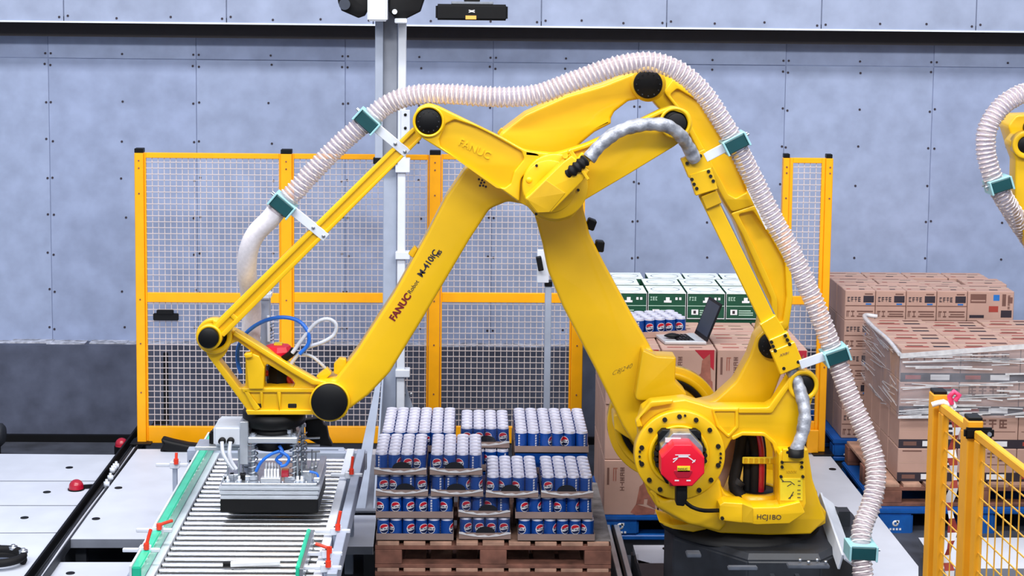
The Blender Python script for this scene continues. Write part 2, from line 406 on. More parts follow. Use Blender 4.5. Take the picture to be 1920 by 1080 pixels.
# dark motor at left edge
p = W(-8, 815, 11.9)
t = thing('floor_motor', 'dark motor housing cut by the left frame edge at the wall foot', 'motor', (p.x, p.y, FZ))
MB().lathe(p + Vector((-.12, 0, 0)), (1, 0, 0), [(0, 0), (0, .08), (.16, .08), (.18, .06), (.18, 0)], 20).build('housing', 'dark', t)
MB().bb(p.x - .1, p.x + .02, p.y - .05, p.y + .05, FZ, p.z - .05).build('foot', 'black', t)
p = Wz(12, 1060, .0)
t = thing('cable_coil', 'black coiled hose with silver couplings in the bottom left corner', 'hose', tuple(p))
MB().tube([p + Vector((.12 * math.cos(a_) - .03, .1 * math.sin(a_), .025 + .004 * a_)) for a_ in [k * .5 for k in range(20)]], .022, 8).build('coil', 'rubber', t)
for a_ in (.3, 1.2, 2.2):
    q = p + Vector((.12 * math.cos(a_) - .03, .1 * math.sin(a_), .06)); MB().lathe(q, (0, 0, 1), [(0, .0), (0, .025), (.015, .025), (.015, .012), (.025, .012), (.025, 0)], 8).build('coupling', 'steel', t)

# ================================================================== FENCES
FY = 11.6
def wire_mesh(x0, x1, z0, z1, y, sp=.04, r=.0022):
    b = MB(); n = int((x1 - x0) / sp)
    for i in range(1, n + 1): b.bb(x0 + i * sp - r, x0 + i * sp + r, y - r, y + r, z0, z1)
    for k in range(1, int((z1 - z0) / sp) + 1): b.bb(x0, x1, y - 3 * r, y - r, z0 + k * sp - r, z0 + k * sp + r)
    return b
fence = thing('safety_fence', 'long amber safety fence of three mesh panels in front of the back wall', 'fence', (xat(670, FY), FY, .05))
def fence_panel(label, xl, xr, ytop, group, mid=(549, 567), bot=(799, 830), fw=.028, xleft2=None):
    # px columns at y~540
    x0, x1 = xat(xl, FY), xat(xr, FY); zt = zat(ytop, FY, (xl + xr) / 2); zb = zat(bot[1], FY, (xl + xr) / 2)
    zm0, zm1 = zat(mid[1], FY, (xl + xr) / 2), zat(mid[0], FY, (xl + xr) / 2); zk = zat(bot[0], FY, (xl + xr) / 2)
    w = .012; t = MB().bb(x0 + w, x1 - w, FY - .015, FY + .015, zt - .035, zt).build('panel', 'fence', fence, .003, 1)
    MB().bb(x0, x0 + w, FY - .015, FY + .015, zb, zt).build('frame_stile', 'fence', t, .003, 1)
    MB().bb(x1 - w, x1, FY - .015, FY + .015, zb, zt).build('frame_stile', 'fence', t, .003, 1)
    MB().bb(x0 + w, x1 - w, FY - .015, FY + .015, zm0, zm1).build('middle_rail', 'fence', t, .003, 1)
    MB().bb(x0 + w, x1 - w, FY - .02, FY + .01, zb, zk).build('kick_plate', 'fence', t, .003, 1)
    for z0, z1 in ((zm1, zt - .035), (zk, zm0)):
        m = wire_mesh(x0 + w, x1 - w, z0, z1, FY).build('wire_mesh', 'wire', t); m['kind'] = 'stuff'
    return t
def fence_post(label, x, ytop, group, w=.05, foot=True, ybot=845):
    xc = xat(x, FY); zt = zat(ytop, FY, x); zb = 0.05
    t = MB().bb(xc - w / 2, xc + w / 2, FY - .035, FY + .035, zb, zt).build('post', 'fence', fence, .004, 1)
    MB().bb(xc - w / 2 + .001, xc + w / 2 - .001, FY - .034, FY + .034, zt, zt + .03).build('cap', 'black', t, .003, 1)
    MB().bb(xc - .07, xc + .07, FY - .09, FY + .06, zb - .0, zb + .012).build('base_plate', 'black', t, .002, 1)
    bo = MB()
    for z in (zt - .05, zt - .1, zt - .27, (zt + zb) / 2, (zt + zb) / 2 - .3, zb + .35):
        bo.cyl((xc, FY - .035, z), (xc, FY - .039, z), .0055, n=8)
    bo.build('screw', 'wood', t)['kind'] = 'stuff'
    return t
G = 'amber fence panels along the back wall'
fence_panel('leftmost amber fence panel, with the black handle', 273, 527.5, 287, G)
fence_panel('amber fence panel behind the hose and tie rod, second from left', 548.5, 803.5, 289, G)
fence_panel('amber fence panel right of the mast, behind the lower arm', 825.5, 1072, 290, G)
G = 'amber fence posts along the back wall'
fence_post('amber fence post at the left end, beside the red dome', 264.5, 286, G, .06)
fence_post('amber fence post behind the white hose sleeve', 538, 288, G, .075)
fence_post('amber fence post right of the grey mast', 814.5, 290, G, .075)
fence_post('amber fence post half hidden behind the bent robot arm', 1083, 291, G, .078)
# handle and closing bar on the first panel
t = fence
MB().bb(W(283, 0, FY).x, W(331, 0, FY).x, FY - .04, FY - .012, zat(599, FY, 300), zat(586, FY, 300)).build('handle_plate', 'black', t, .004, 2)
MB().bb(W(290, 0, FY).x, W(322, 0, FY).x, FY - .05, FY - .02, zat(587, FY, 300), zat(579, FY, 300)).build('handle', 'black', t, .004, 2)
MB().bb(xat(306, FY + .04), xat(315, FY + .04), FY + .012, FY + .03, zat(797, FY, 311), zat(662, FY, 311)).build('drop_bolt', 'black', t, .003, 2)
MB().bb(xat(286, FY + .04), xat(315, FY + .04), FY + .015, FY + .028, zat(797, FY, 311), zat(790, FY, 311)).build('stop', 'black', t, .002, 1)
# black cloth under the first kick plate
b = MB(); P = [(300, 822), (322, 828), (350, 834), (385, 838), (415, 846), (430, 846), (400, 852), (350, 852), (318, 852), (298, 848), (304, 836)]
t = obj('dark_sheet', plate_mesh([fillet([(x, y, 4) for x, y in P])], 11.35, .1, .02), None, 'black'); tag(t, 'black crumpled rubber sheet under the leftmost fence panel', 'sheet')

# right short fence section
t = thing('safety_fence', 'narrow amber mesh panel standing alone right of the robot', 'fence', (xat(1515, FY), FY, .0))
zt = zat(296, FY, 1515); zb = zat(843, FY, 1515); xl, xr = xat(1468, FY, 300), xat(1561, FY, 300)
for a_, b_ in ((xl, xl + .042), (xr - .048, xr)):
    p = MB().bb(a_, b_, FY - .03, FY + .03, .012, zt).build('post', 'fence', t, .004, 1)
    MB().bb(a_ + .002, a_ + .042, FY - .028, FY + .028, zt, zt + .028).build('cap', 'black', p, .003, 1)
MB().bb(xl + .042, xl + .068, FY - .015, FY + .015, zb + .1, zt).build('frame_stile', 'fence', t, .003, 1)
MB().bb(xr - .073, xr - .048, FY - .015, FY + .015, zb + .1, zt).build('frame_stile', 'fence', t, .003, 1)
MB().bb(xl + .068, xr - .073, FY - .015, FY + .015, zt - .035, zt).build('top_rail', 'fence', t, .003, 1)
zm = zat(563, FY, 1515)
MB().bb(xl + .068, xr - .073, FY - .015, FY + .015, zm - .028, zm + .028).build('middle_rail', 'fence', t, .003, 1)
MB().bb(xl + .068, xr - .073, FY - .02, FY + .01, zb + .08, zb + .2).build('kick_plate', 'fence', t, .003, 1)
for z0, z1 in ((zm + .028, zt - .035), (zb + .2, zm - .028)):
    m = wire_mesh(xl + .066, xr - .071, z0, z1, FY).build('wire_mesh', 'wire', t); m['kind'] = 'stuff'
MB().bb(xr - .13, xr - .05, FY - .06, FY - .03, .012, .17).build('foot_bracket', 'fence', t, .004, 1)
MB().bb(xr - .09, xr + .05, FY - .1, FY + .06, .0, .012).build('base_plate', 'black', t, .002, 1)
MB().bb(xl - .03, xl + .08, FY - .1, FY + .06, .0, .012).build('base_plate', 'black', t, .002, 1)
for z in (zt - .06, zt - .1, zt - .27, .9, .6):
    for x in (xl + .022, xr - .02): MB().cyl((x, FY - .03, z), (x, FY - .034, z), .006, n=8).build('screw', 'wood', t)

# ================================================================== MAST with braces, conduit
MY = 11.1
t = thing('camera_mast', 'tall grey steel mast with triangular foot braces behind the can pallet', 'mast', (xat(728, MY), MY, .05))
xl, xr = xat(704, MY, 200), xat(745, MY, 200)
zc = zat(300, MY, 730)
MB().bb(xat(718, MY, 500), xr, MY, MY + .14, .05, 3.9).build('column', 'mast', t, .004, 1)
# upper channel section (two flanges and a web)
MB().bb(xl, xl + .05, MY - .06, MY + .14, zc, 3.9).build('flange', 'mast', t, .003, 1)
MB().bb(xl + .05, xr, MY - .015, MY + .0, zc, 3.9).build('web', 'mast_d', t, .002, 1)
MB().bb(xl - .01, xr + .005, MY - .07, MY + .0, zc - .02, zc + .02).build('joint_plate', 'black', t, .003, 1)
# braces
fl = MB(); a = W(714, 692, MY - .0); b_ = Wz(668, 960, .05); u = Vector((1, 0, 0))
w1, w2 = .012, .052
fl.hexa([b_ - u * w2, b_ + u * w2, b_ + u * w2 + Vector((0, .012, 0)), b_ - u * w2 + Vector((0, .012, 0)),
         a - u * w1, a + u * w1, a + u * w1 + Vector((0, .012, 0)), a - u * w1 + Vector((0, .012, 0))])
fl.build('front_brace', 'mast', t, .002, 1)
pl_ = MB(); k = xat(745, MY, 750)
pl_.poly([(xr, MY + .05, .75), (xat(786, MY, 790), MY + .05, .28), (xat(800, MY, 790), MY + .05, .05), (xr, MY + .05, .05)], (0, .012, 0)); pl_.build('side_brace', 'mast', t, .002, 1)
pl_ = MB(); pl_.poly([(a.x + .01, MY, a.z), (a.x + .01, b_.y, .05), (a.x + .01, MY, .05)], (.012, 0, 0)); pl_.build('brace_web', 'mast', t, .001, 1)
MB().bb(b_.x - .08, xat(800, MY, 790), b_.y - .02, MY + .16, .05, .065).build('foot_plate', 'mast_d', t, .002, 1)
for z in (.5, .4, .3):
    for x in (xat(757, MY, 750), xat(770, MY, 780)):
        MB().lathe((x, MY + .05, z), (0, -1, 0), [(0, .0), (0, .012), (.008, .012), (.008, 0)], 6).build('bolt', 'steel', t)
MB().bb(xat(745, MY, 500), xat(760, MY, 500), MY - .04, MY + .02, .06, 3.9).build('cable_duct', 'white', t, .004, 1)
for y0, y1 in ((296, 322), (470, 484), (690, 704)):
    MB().bb(xat(742, MY, y0), xat(769, MY, y0), MY - .06, MY + .03, zat(y1, MY, 750), zat(y0, MY, 750)).build('clip', 'white', t, .004, 1)
pp = MB().bb(xat(752, MY, 250), xat(769, MY, 250), MY - .05, MY - .04, zat(266, MY, 760), zat(205, MY, 760)).build('hinge_plate', 'white', t, .003, 1)
for y in (215, 240): MB().lathe(W(760, y, MY - .05), (0, -1, 0), [(0, 0), (0, .01), (.006, .01), (.006, 0)], 6).build('bolt', 'black', pp)
# head of the mast: white box with black camera arms
HY = 10.95
t = thing('stereo_camera', 'black twin-arm camera unit with a white block on top of the mast', 'camera', tuple(W(722, 20, HY)))
MB().bb(xat(691, HY, 20), xat(728, HY, 20), HY - .12, HY + .05, zat(39, HY, 710), zat(-30, HY, 710)).build('block', 'white', t, .01, 3)
plate('left_arm', fillet([(628, -30, 3), (634, 6, 4), (640, 20, 3), (672, 34, 5), (683, 30, 3), (690, 18, 2), (692, -30, 2)]), HY - .05, .1, 'black', t, bevel=.01)
plate('right_arm', fillet([(728, -30, 2), (729, 22, 2), (742, 36, 3), (760, 36, 4), (788, 22, 5), (797, -5, 3), (797, -30, 3)]), HY - .05, .1, 'black', t, bevel=.01)
MB().cyl(W(646, 8, HY - .11), W(646, 8, HY - .04), .035, n=20).build('lens', 'screen', t)
MB().cyl(W(740, 22, HY - .13), W(740, 22, HY - .02), .016, n=16).build('connector', 'white', t)
MB().bb(xat(741, HY, 38), xat(764, HY, 38), HY - .08, HY, zat(43, HY, 750), zat(34, HY, 750)).build('cable_gland', 'white', t, .004, 2)
MB().bb(xat(690, HY, 0), xat(790, HY, 0), HY - .03, HY + .1, zat(-12, HY, 740), zat(-2, HY, 740)).build('cross_bar', 'white', t)
# black bar sensor
SY = 10.6
t = thing('bar_sensor', 'long black bar-shaped sensor with orange label hanging right of the mast top', 'sensor', tuple(W(884, 22, SY)))
x0, x1 = xat(817, SY, 20), xat(952, SY, 20)
body = MB().bb(x0, x1, SY - .04, SY + .06, zat(38, SY, 884), zat(8, SY, 884)).build('housing', 'black', t, .012, 3)
MB().bb(xat(873, SY, 30), xat(893, SY, 30), SY - .042, SY - .038, zat(36, SY, 884), zat(29, SY, 884)).build('warning_label', 'orange_label', t)
lg = MB()
for sx in (-1, 1):
    c = W(884.5, 21, SY - .041); c2 = c + Vector((sx * .018, 0, .006)); c3 = c + Vector((sx * .018, 0, -.006))
    lg.bar(c + Vector((0, 0, .002)), c2, .003, .005, up=(0, 0, 1)); lg.bar(c - Vector((0, 0, .002)), c3, .003, .005, up=(0, 0, 1))
lg.build('emblem', 'label', t)
MB().bb(xat(846, SY, 0), xat(925, SY, 0), SY - .02, SY + .04, zat(8, SY, 884), zat(3, SY, 884)).build('heat_sink', 'steel', t, .003, 1)
MB().bb(xat(870, SY, 0), xat(900, SY, 0), SY - .01, SY + .03, zat(3, SY, 884), 3.55).build('hanger', 'black', t, .003, 1)
MB().bb(xat(712, SY, 0), xat(900, SY, 0), SY - .01, SY + .03, 3.5, 3.56).build('arm', 'black', t, .003, 1)
MB().bb(xat(715, SY, 0), xat(735, SY, 0), SY - .01, MY + .02, 3.5, 3.56).build('arm_return', 'black', t, .003, 1)
# thin grey sensor pole behind the lower arm
QY = 11.0
t = thing('sensor_pole', 'thin pale pole behind the bent lower robot arm', 'pole', (xat(1028, QY), QY, FZ))
MB().bb(xat(1022, QY), xat(1034, QY), QY - .03, QY + .03, FZ, zat(528, QY, 1028)).build('pole', 'mast', t, .003, 1)
MB().bb(xat(1021, QY), xat(1035, QY), QY - .035, QY + .035, zat(536, QY, 1028), zat(526, QY, 1028)).build('clamp', 'black', t, .003, 1)
MB().bb(xat(1006, QY), xat(1028, QY), QY - .05, QY - .03, zat(528, QY, 1020), zat(466, QY, 1020)).build('plate', 'white', t, .003, 1)
MB().box(W(1012, 494, QY - .09), (.035, .05, .09), 0, Matrix.Rotation(-.2, 3, 'Y')).build('sensor', 'black', t, .004, 1)

# ================================================================== ROBOT
def disc(name, x, y, r, Y, th, m, parent, n=40, bev=.004):      # round part facing front, radius in pixels
    c = W(x, y, Y); R = (W(x + r, y, Y) - c).length
    return MB().lathe(c + Vector((0, th, 0)), (0, -1, 0), [(0, 0), (0, R), (th - bev, R), (th, R - bev), (th, 0)], n).build(name, m, parent)
def ringpart(name, x, y, ro, ri, Y, th, m, parent, n=48, bev=.005):
    c = W(x, y, Y); k = (W(x + 1, y, Y) - c).length; o, i = ro * k, ri * k
    return MB().lathe(c + Vector((0, th, 0)), (0, -1, 0), [(0, i), (0, o), (th - bev, o), (th - bev * .3, o - bev * .3), (th, o - bev), (th, i + bev), (th - bev, i), (0, i)], n).build(name, m, parent)
def bolts(name, pts, Y, r, parent, th=.012, m='bolt', n=8, stuff=False):
    if stuff:
        b = MB()
        for x, y in pts: b.cyl(W(x, y, Y), W(x, y, Y) - Vector((0, th, 0)), r, n=n)
        o = b.build(name, m, parent); o['kind'] = 'stuff'; return
    for x, y in pts:
        MB().cyl(W(x, y, Y), W(x, y, Y) - Vector((0, th, 0)), r, n=n).build(name, m, parent)
RB = Wz(1400, 940, .6)
rob = thing('palletizing_robot', 'large yellow four-axis palletizing robot arm reaching left over the roller conveyor', 'robot', (RB.x, 8.7, FZ))

# --- pedestal (black cast riser)
pd = thing('robot_pedestal', 'dark grey cast pedestal under the yellow robot at the lower frame edge', 'pedestal', (RB.x, 8.7, FZ))
def octo(cx, cy, rx, ry, z, cut=.36):
    a, b = rx, ry
    return [Vector((cx + x, cy + y, z)) for x, y in ((-a, -b * cut), (-a * cut, -b), (a * cut, -b), (a, -b * cut), (a, b * cut), (a * cut, b), (-a * cut, b), (-a, b * cut))]
pc = Wz(1452, 1010, .42)
pcx, pcy = pc.x, 8.72
b = MB(); rg = [octo(pcx, pcy, .50, .55, .05), octo(pcx, pcy, .50, .55, .26), octo(pcx, pcy, .50, .55, .40), octo(pcx, pcy, .47, .52, .43)]
b.rings(rg, 8, caps=True, smooth=False); b.build('body', 'dark', pd, .008, 2)
MB().lathe((RB.x, 8.7, .42), (0, 0, 1), [(0, .41), (.03, .40), (.05, .345), (.11, .335), (.125, .33), (.125, 0)], 48).build('bearing_housing', 'black', pd)
for (x, y, w, d_, h) in ((1300, 1040, .07, .07, .012), (1392, 1066, .14, .035, .012), (1515, 1062, .2, .05, .012), (1600, 1040, .08, .08, .012)):
    p = Wz(x, y, .43); MB().bb(p.x - w / 2, p.x + w / 2, p.y - d_ / 2, p.y + d_ / 2, .425, .43 + h).build('lug', 'dark_edge', pd, .004, 2)
for k in range(4):
    p = Wz(1500 + 16 * k, 1052 + (k % 2) * 4, .45); MB().lathe(p, (0, 0, 1), [(0, 0), (0, .008), (.012, .008), (.012, 0)], 6).build('bolt', 'steel', pd)
MB().bb(pcx - .62, pcx + .62, pcy - .6, pcy + .6, FZ, .05).build('base_plate', 'dark', pd, .01, 1)
for sx in (-1, 1): MB().poly([(pcx + sx * .2, pcy - .56, .1), (pcx + sx * .05, pcy - .62, .34), (pcx + sx * .05, pcy - .5, .34)], (sx * .02, 0, 0)).build('rib', 'dark', pd)

# --- turntable and base casting
MB().lathe((RB.x, 8.7, .545), (0, 0, 1), [(0, 0), (0, .37), (.01, .385), (.055, .39), (.07, .375), (.075, .2), (.075, 0)], 64).build('turntable', 'yellow', rob)
FC = 8.34                                                   # front cheek plane
cheek_out = [(1196, 800, 12), (1205, 768, 10), (1222, 756, 10), (1285, 749, 12), (1335, 764, 12), (1440, 764, 10), (1452, 757, 6), (1480, 712, 6), (1497, 697, 14), (1520, 700, 16),
             (1531, 722, 16), (1520, 762, 10), (1500, 800, 6), (1494, 838, 6), (1515, 842, 4), (1524, 900, 6), (1549, 975, 6), (1520, 1002, 6), (1440, 1004, 30), (1350, 1000, 30),
             (1270, 976, 30), (1232, 952, 10), (1215, 925, 12), (1206, 900, 8)]
hole = [(1371, 826, 6), (1392, 817, 8), (1432, 818, 10), (1448, 832, 10), (1456, 856, 8), (1457, 952, 3), (1398, 950, 6), (1360, 925, 14), (1345, 900, 10), (1352, 862, 16)]
plate('front_cheek', fillet(cheek_out), FC, .12, 'yellow', rob, [fillet(hole), circ(1275, 853, 48)], bevel=.010)
# recessed triangular pocket rim on the cheek
pk = [(1340, 772, 2), (1379, 772, 2), (1379, 800, 4), (1366, 815, 3), (1350, 798, 3)]
pko = [(1334, 766, 4), (1385, 766, 4), (1385, 802, 4), (1366, 822, 4), (1344, 801, 3)]
plate('pocket_rim', fillet(pko), FC - .010, .014, 'yellow', rob, [fillet(pk)], bevel=.004)
plate('flange_rib', fillet([(1385, 765, 3), (1441, 764, 8), (1482, 707, 5), (1490, 712, 3), (1448, 775, 8), (1385, 775, 2)]), FC - .016, .02, 'yellow', rob, bevel=.005)
plate('flange_rib', fillet([(1205, 800, 2), (1200, 786, 5), (1222, 764, 8), (1262, 757, 4), (1262, 750, 2), (1220, 753, 8), (1192, 790, 6), (1194, 802, 3)]), FC - .03, .05, 'yellow', rob, bevel=.006)
plate('hole_rim', fillet([(1371, 819, 5), (1392, 810, 8), (1434, 811, 12), (1456, 830, 10), (1466, 860, 8), (1466, 890, 3), (1457, 890, 1), (1456, 856, 8), (1448, 832, 10), (1432, 818, 10), (1392, 817, 8), (1374, 826, 4)]), FC - .014, .02, 'yellow', rob, bevel=.004)
# lower front sloping skirt of the casting
plate('skirt', fillet([(1215, 905, 10), (1245, 940, 20), (1310, 915, 30), (1338, 880, 10), (1352, 905, 10), (1362, 985, 10), (1350, 998, 8), (1290, 984, 30), (1232, 952, 14)]), FC - .05, .06, 'yellow', rob, bevel=.02, res=3)
plate('side_tab', fillet([(1232, 976, 3), (1262, 984, 6), (1316, 980, 4), (1330, 992, 4), (1300, 998, 8), (1262, 992, 6), (1246, 986, 3)]), 8.42, .2, 'yellow', rob, bevel=.006)
# rear cheek
rc = [(W(x, y, FC).x, W(x, y, FC).z) for x, y in fillet(cheek_out)]
def world_plate(name, pts, Y, th, m, parent, holes=(), bevel=.01):
    cu = bpy.data.curves.new('c', 'CURVE'); cu.dimensions = '2D'; cu.fill_mode = 'BOTH'
    for ol in [pts] + list(holes):
        sp = cu.splines.new('POLY'); sp.points.add(len(ol) - 1); sp.use_cyclic_u = True
        for q, p in zip(sp.points, ol): q.co = (p[0], p[1], 0, 1)
    cu.extrude = th / 2 - bevel; cu.bevel_depth = bevel; cu.bevel_resolution = 2; cu.offset = -bevel
    ob = bpy.data.objects.new('c', cu); C.objects.link(ob); dg = bpy.context.evaluated_depsgraph_get(); dg.update()
    me = bpy.data.meshes.new_from_object(ob.evaluated_get(dg), depsgraph=dg); bpy.data.objects.remove(ob); bpy.data.curves.remove(cu)
    me.transform(Matrix(((1, 0, 0, 0), (0, 0, -1, Y + th / 2), (0, 1, 0, 0), (0, 0, 0, 1))))
    me.polygons.foreach_set('use_smooth', [True] * len(me.polygons)); me.set_sharp_from_angle(angle=math.radians(38)); me.materials.clear()
    return obj(name, me, parent, m)
rc = [(W(x, y, FC).x, W(x, y, FC).z) for x, y in fillet([(1215, 850, 10), (1340, 840, 10), (1490, 840, 10), (1515, 842, 4), (1524, 900, 6), (1549, 975, 6), (1520, 1002, 6), (1350, 1000, 30), (1270, 976, 30), (1215, 925, 12)])]
world_plate('rear_cheek', rc, 9.06, .1, 'yellow', rob, [[(W(x, y, FC).x, W(x, y, FC).z) for x, y in fillet([(1371, 850, 6), (1448, 850, 10), (1457, 952, 3), (1398, 950, 6), (1345, 900, 10)])]])
# turntable top details seen through the opening: column, cable bundle, guard
cx = Wz(1418, 925, .63)
MB().lathe((cx.x, cx.y, .60), (0, 0, 1), [(0, .14), (.05, .14), (.055, .125), (.055, .10), (.02, .10)], 40).build('cable_grommet', 'yellow', rob)
MB().lathe((cx.x, cx.y, .60), (0, 0, 1), [(.045, .118), (.05, .118), (.05, .0)], 40).build('grommet_plate', 'black', rob)
for i, (dx, dy, r, m) in enumerate(((-.045, 0, .026, 'rubber'), (-.015, -.03, .024, 'rubber'), (.015, -.03, .02, 'red_dark'), (.03, .01, .02, 'rubber'), (0, .03, .026, 'rubber'))):
    MB().tube([(cx.x + dx, cx.y + dy, .62), (cx.x + dx, cx.y + dy, .78), (cx.x + dx - .01, cx.y + dy, .9), (cx.x + dx - .05, cx.y + dy + .05, 1.05)], r, 10).build('cable', m, rob)
MB().bb(cx.x - .085, cx.x + .075, cx.y - .07, cx.y - .058, .80, .835).build('cable_clamp', 'ylabel', rob, .004, 1)
for i in range(6): MB().bb(cx.x - .075 + .026 * i, cx.x - .062 + .026 * i, cx.y - .078, cx.y - .07, .806, .83).build('clamp_tooth', 'yellow_edge', rob)
MB().tube([W(1392, 815, 8.52), W(1385, 860, 8.52), W(1376, 905, 8.5), W(1384, 925, 8.46), W(1400, 940, 8.44), W(1412, 946, 8.42)], .03, 10).build('corrugated_cable', 'rubber', rob)
MB().tube([W(1388, 900, 8.5), W(1376, 912, 8.5)], .034, 12).build('cable_collar', 'dark', rob)
plate('inner_wall', fillet([(1335, 822, 3), (1385, 815, 3), (1372, 880, 8), (1350, 930, 8), (1335, 900, 5)]), 8.6, .04, 'carton', rob, bevel=.004)
plate('inner_bracket', fillet([(1396, 815, 2), (1424, 815, 3), (1424, 850, 3), (1414, 885, 3), (1398, 870, 3)]), 8.62, .03, 'yellow', rob, bevel=.004)
# front cable box low on the casting and the connector panel
plate('cable_box', fillet([(1349, 947, 3), (1357, 942, 3), (1392, 944, 2), (1412, 952, 2), (1458, 951, 2), (1500, 941, 2), (1510, 962, 3), (1480, 982, 3), (1420, 984, 4), (1349, 976, 4)]), FC - .13, .12, 'yellow', rob, bevel=.005)
plate('cable_box_panel', fillet([(1392, 945, 1), (1412, 953, 1), (1412, 981, 1), (1392, 979, 1)]), FC - .134, .01, 'yellow_edge', rob, bevel=.001)
plate('upright_cover', fillet([(1460, 852, 2), (1464, 846, 2), (1509, 846, 2), (1510, 900, 2), (1512, 945, 4), (1500, 970, 4), (1462, 962, 2)]), FC - .10, .10, 'yellow', rob, bevel=.005)
plate('upright_cover_top', fillet([(1467, 866, 2), (1468, 842, 3), (1509, 842, 3), (1508, 866, 2)]), FC - .11, .03, 'yellow', rob, bevel=.003)
plate('instruction_plate', fillet([(1463, 897, 1), (1505, 897, 1), (1505, 939, 1), (1463, 939, 1)]), FC - .103, .004, 'ylabel', rob, bevel=.001)
pr = MB(); Yp = FC - .1045
def line(b, x0, y0, x1, y1, w, Y, mi=0): b.bar(W(x0, y0, Y), W(x1, y1, Y), .0008, w, up=(0, 0, 1) if abs(y1 - y0) < abs(x1 - x0) else (1, 0, 0), mi=mi)
for (a, b_, c, d) in ((1466, 903, 1482, 903), (1482, 903, 1490, 909), (1476, 912, 1484, 907), (1483, 930, 1488, 922), (1478, 935, 1487, 928), (1481, 936, 1484, 928), (1496, 902, 1501, 902), (1496, 910, 1501, 910), (1495, 919, 1501, 919), (1495, 926, 1501, 926), (1495, 933, 1501, 933), (1465, 899, 1469, 902)):
    line(pr, a, b_, c, d, .0035, Yp)
q_ = pr.build('instruction_print', 'ink', rob); q_['kind'] = 'stuff'
bolts('bolt', [(1466, 866), (1466, 875), (1503, 866), (1503, 875), (1464, 893), (1505, 893), (1476, 847), (1504, 847)], FC - .10, .0075, rob)
bolts('bolt', [(1354, 971)], FC - .13, .009, rob)
MB().bar(W(1474, 950, FC - .11), W(1490, 967, FC - .11), .006, .006, mi=0).build('scribe_pin', 'yellow_edge', rob)
text('embossed_code', 'HCJ1BO', .034, (1, 0, -.02), (0.02, 0, 1), W(1442, 970, FC - .132), 'ink', rob)
text('embossed_code', 'XXXX', .018, (1, 0, 0), (0, 0, 1), W(1484, 885, FC - .104), 'yellow_edge', rob)
MB().bb(W(1509, 0, FC).x, W(1517, 0, FC).x, FC - .08, FC, W(1512, 890, FC).z, W(1512, 862, FC).z).build('side_connector', 'black', rob, .003, 1)
plate('side_block', fillet([(1520, 945, 3), (1535, 942, 3), (1549, 960, 3), (1548, 982, 3), (1528, 992, 3)]), FC + .05, .2, 'yellow', rob, bevel=.006)
bolts('bolt', [(1524, 948), (1523, 962), (1530, 955), (1530, 962), (1526, 968)], FC + .05, .009, rob)
# --- J2 ring
RX, RY_ = 1275, 854
ringpart('drive_ring', RX, RY_, 85, 47, FC - .06, .08, 'yellow', rob, 72, .008)
ringpart('drive_ring_rim', RX - 2, RY_, 57, 50, FC - .075, .05, 'yellow', rob, 60, .005)
disc('drive_plate', RX, RY_, 52, FC + .02, .02, 'dark', rob)
bl = []
for a_ in (-91, -66, -41, -113, -139, -168, 168, -14, 14, 38, 61, 121, 142):
    bl.append((RX + 73.5 * math.cos(math.radians(a_)), RY_ + 73.5 * math.sin(math.radians(a_))))
bolts('bolt', bl, FC - .058, .012, rob)
bolts('pin', [(RX + 76 * math.cos(math.radians(a_)), RY_ + 76 * math.sin(math.radians(a_))) for a_ in (-174, 179, 172, 3, -3, 9, -83)], FC - .058, .006, rob, stuff=True)
bolts('cap_screw', [(RX + 46 * math.cos(math.radians(a_)), RY_ + 44 * math.sin(math.radians(a_))) for a_ in range(-200, 20, 14)], FC - .07, .0115, rob, th=.03)
plate('motor_flange', fillet([(1234, 814, 3), (1242, 806, 3), (1306, 806, 3), (1315, 812, 3), (1316, 830, 3), (1320, 880, 4), (1300, 906, 6), (1250, 908, 6), (1236, 885, 4)]), FC - .10, .1, 'black', rob, bevel=.006)
plate('motor_body', fillet([(1240, 838, 2), (1262, 813, 2), (1295, 813, 2), (1318, 838, 2), (1318, 875, 2), (1300, 900, 2), (1258, 900, 2), (1240, 880, 2)]), FC - .19, .1, 'steel', rob, bevel=.004)
mc = [(1240, 858), (1264, 834), (1297, 834), (1321, 858), (1321, 888), (1298, 912), (1263, 912), (1240, 890)]
plate('motor_cover', fillet([(x, y, 2) for x, y in mc]), FC - .30, .12, 'red', rob, bevel=.006)
pr = MB(); Yp = FC - .301
for (a, b_, c, d, w) in ((1266, 853, 1294, 853, .004), (1262, 861, 1272, 858, .005), (1272, 856, 1291, 856, .008), (1262, 867, 1272, 858, .004), (1291, 857, 1303, 866, .005), (1298, 868, 1304, 862, .004), (1265, 901, 1273, 901, .006), (1287, 901, 1295, 901, .006)):
    line(pr, a, b_, c, d, w, Yp)
pr.build('warning_print', 'label', rob)['kind'] = 'stuff'
plate('motor_label', [(1270, 874), (1294, 874), (1294, 885), (1270, 885)], FC - .303, .004, 'ylabel', rob, bevel=.0008)
plate('motor_recess', fillet([(1262, 882, 3), (1300, 882, 3), (1292, 896, 3), (1270, 896, 3)]), FC - .303, .006, 'red_dark', rob, bevel=.001)
text('motor_label_text', 'FANUC', .014, (1, 0, 0), (0, 0, 1), W(1280, 879.5, FC - .305), 'ink', rob)
MB().bb(W(1264, 0, FC - .19).x, W(1294, 0, FC - .19).x, FC - .196, FC - .188, W(1280, 829, FC - .19).z, W(1280, 821, FC - .19).z).build('motor_tag', 'label', rob)
plate('connector_plug', fillet([(1268, 912, 2), (1289, 912, 2), (1289, 935, 3), (1283, 950, 4), (1268, 948, 3)]), FC - .26, .07, 'black', rob, bevel=.006)
MB().tube([W(1284, 940, FC - .2), W(1296, 950, FC - .2), (W(1318, 957, FC - .19)), W(1352, 957, FC - .10)], .010, 8).build('motor_cable', 'black', rob)
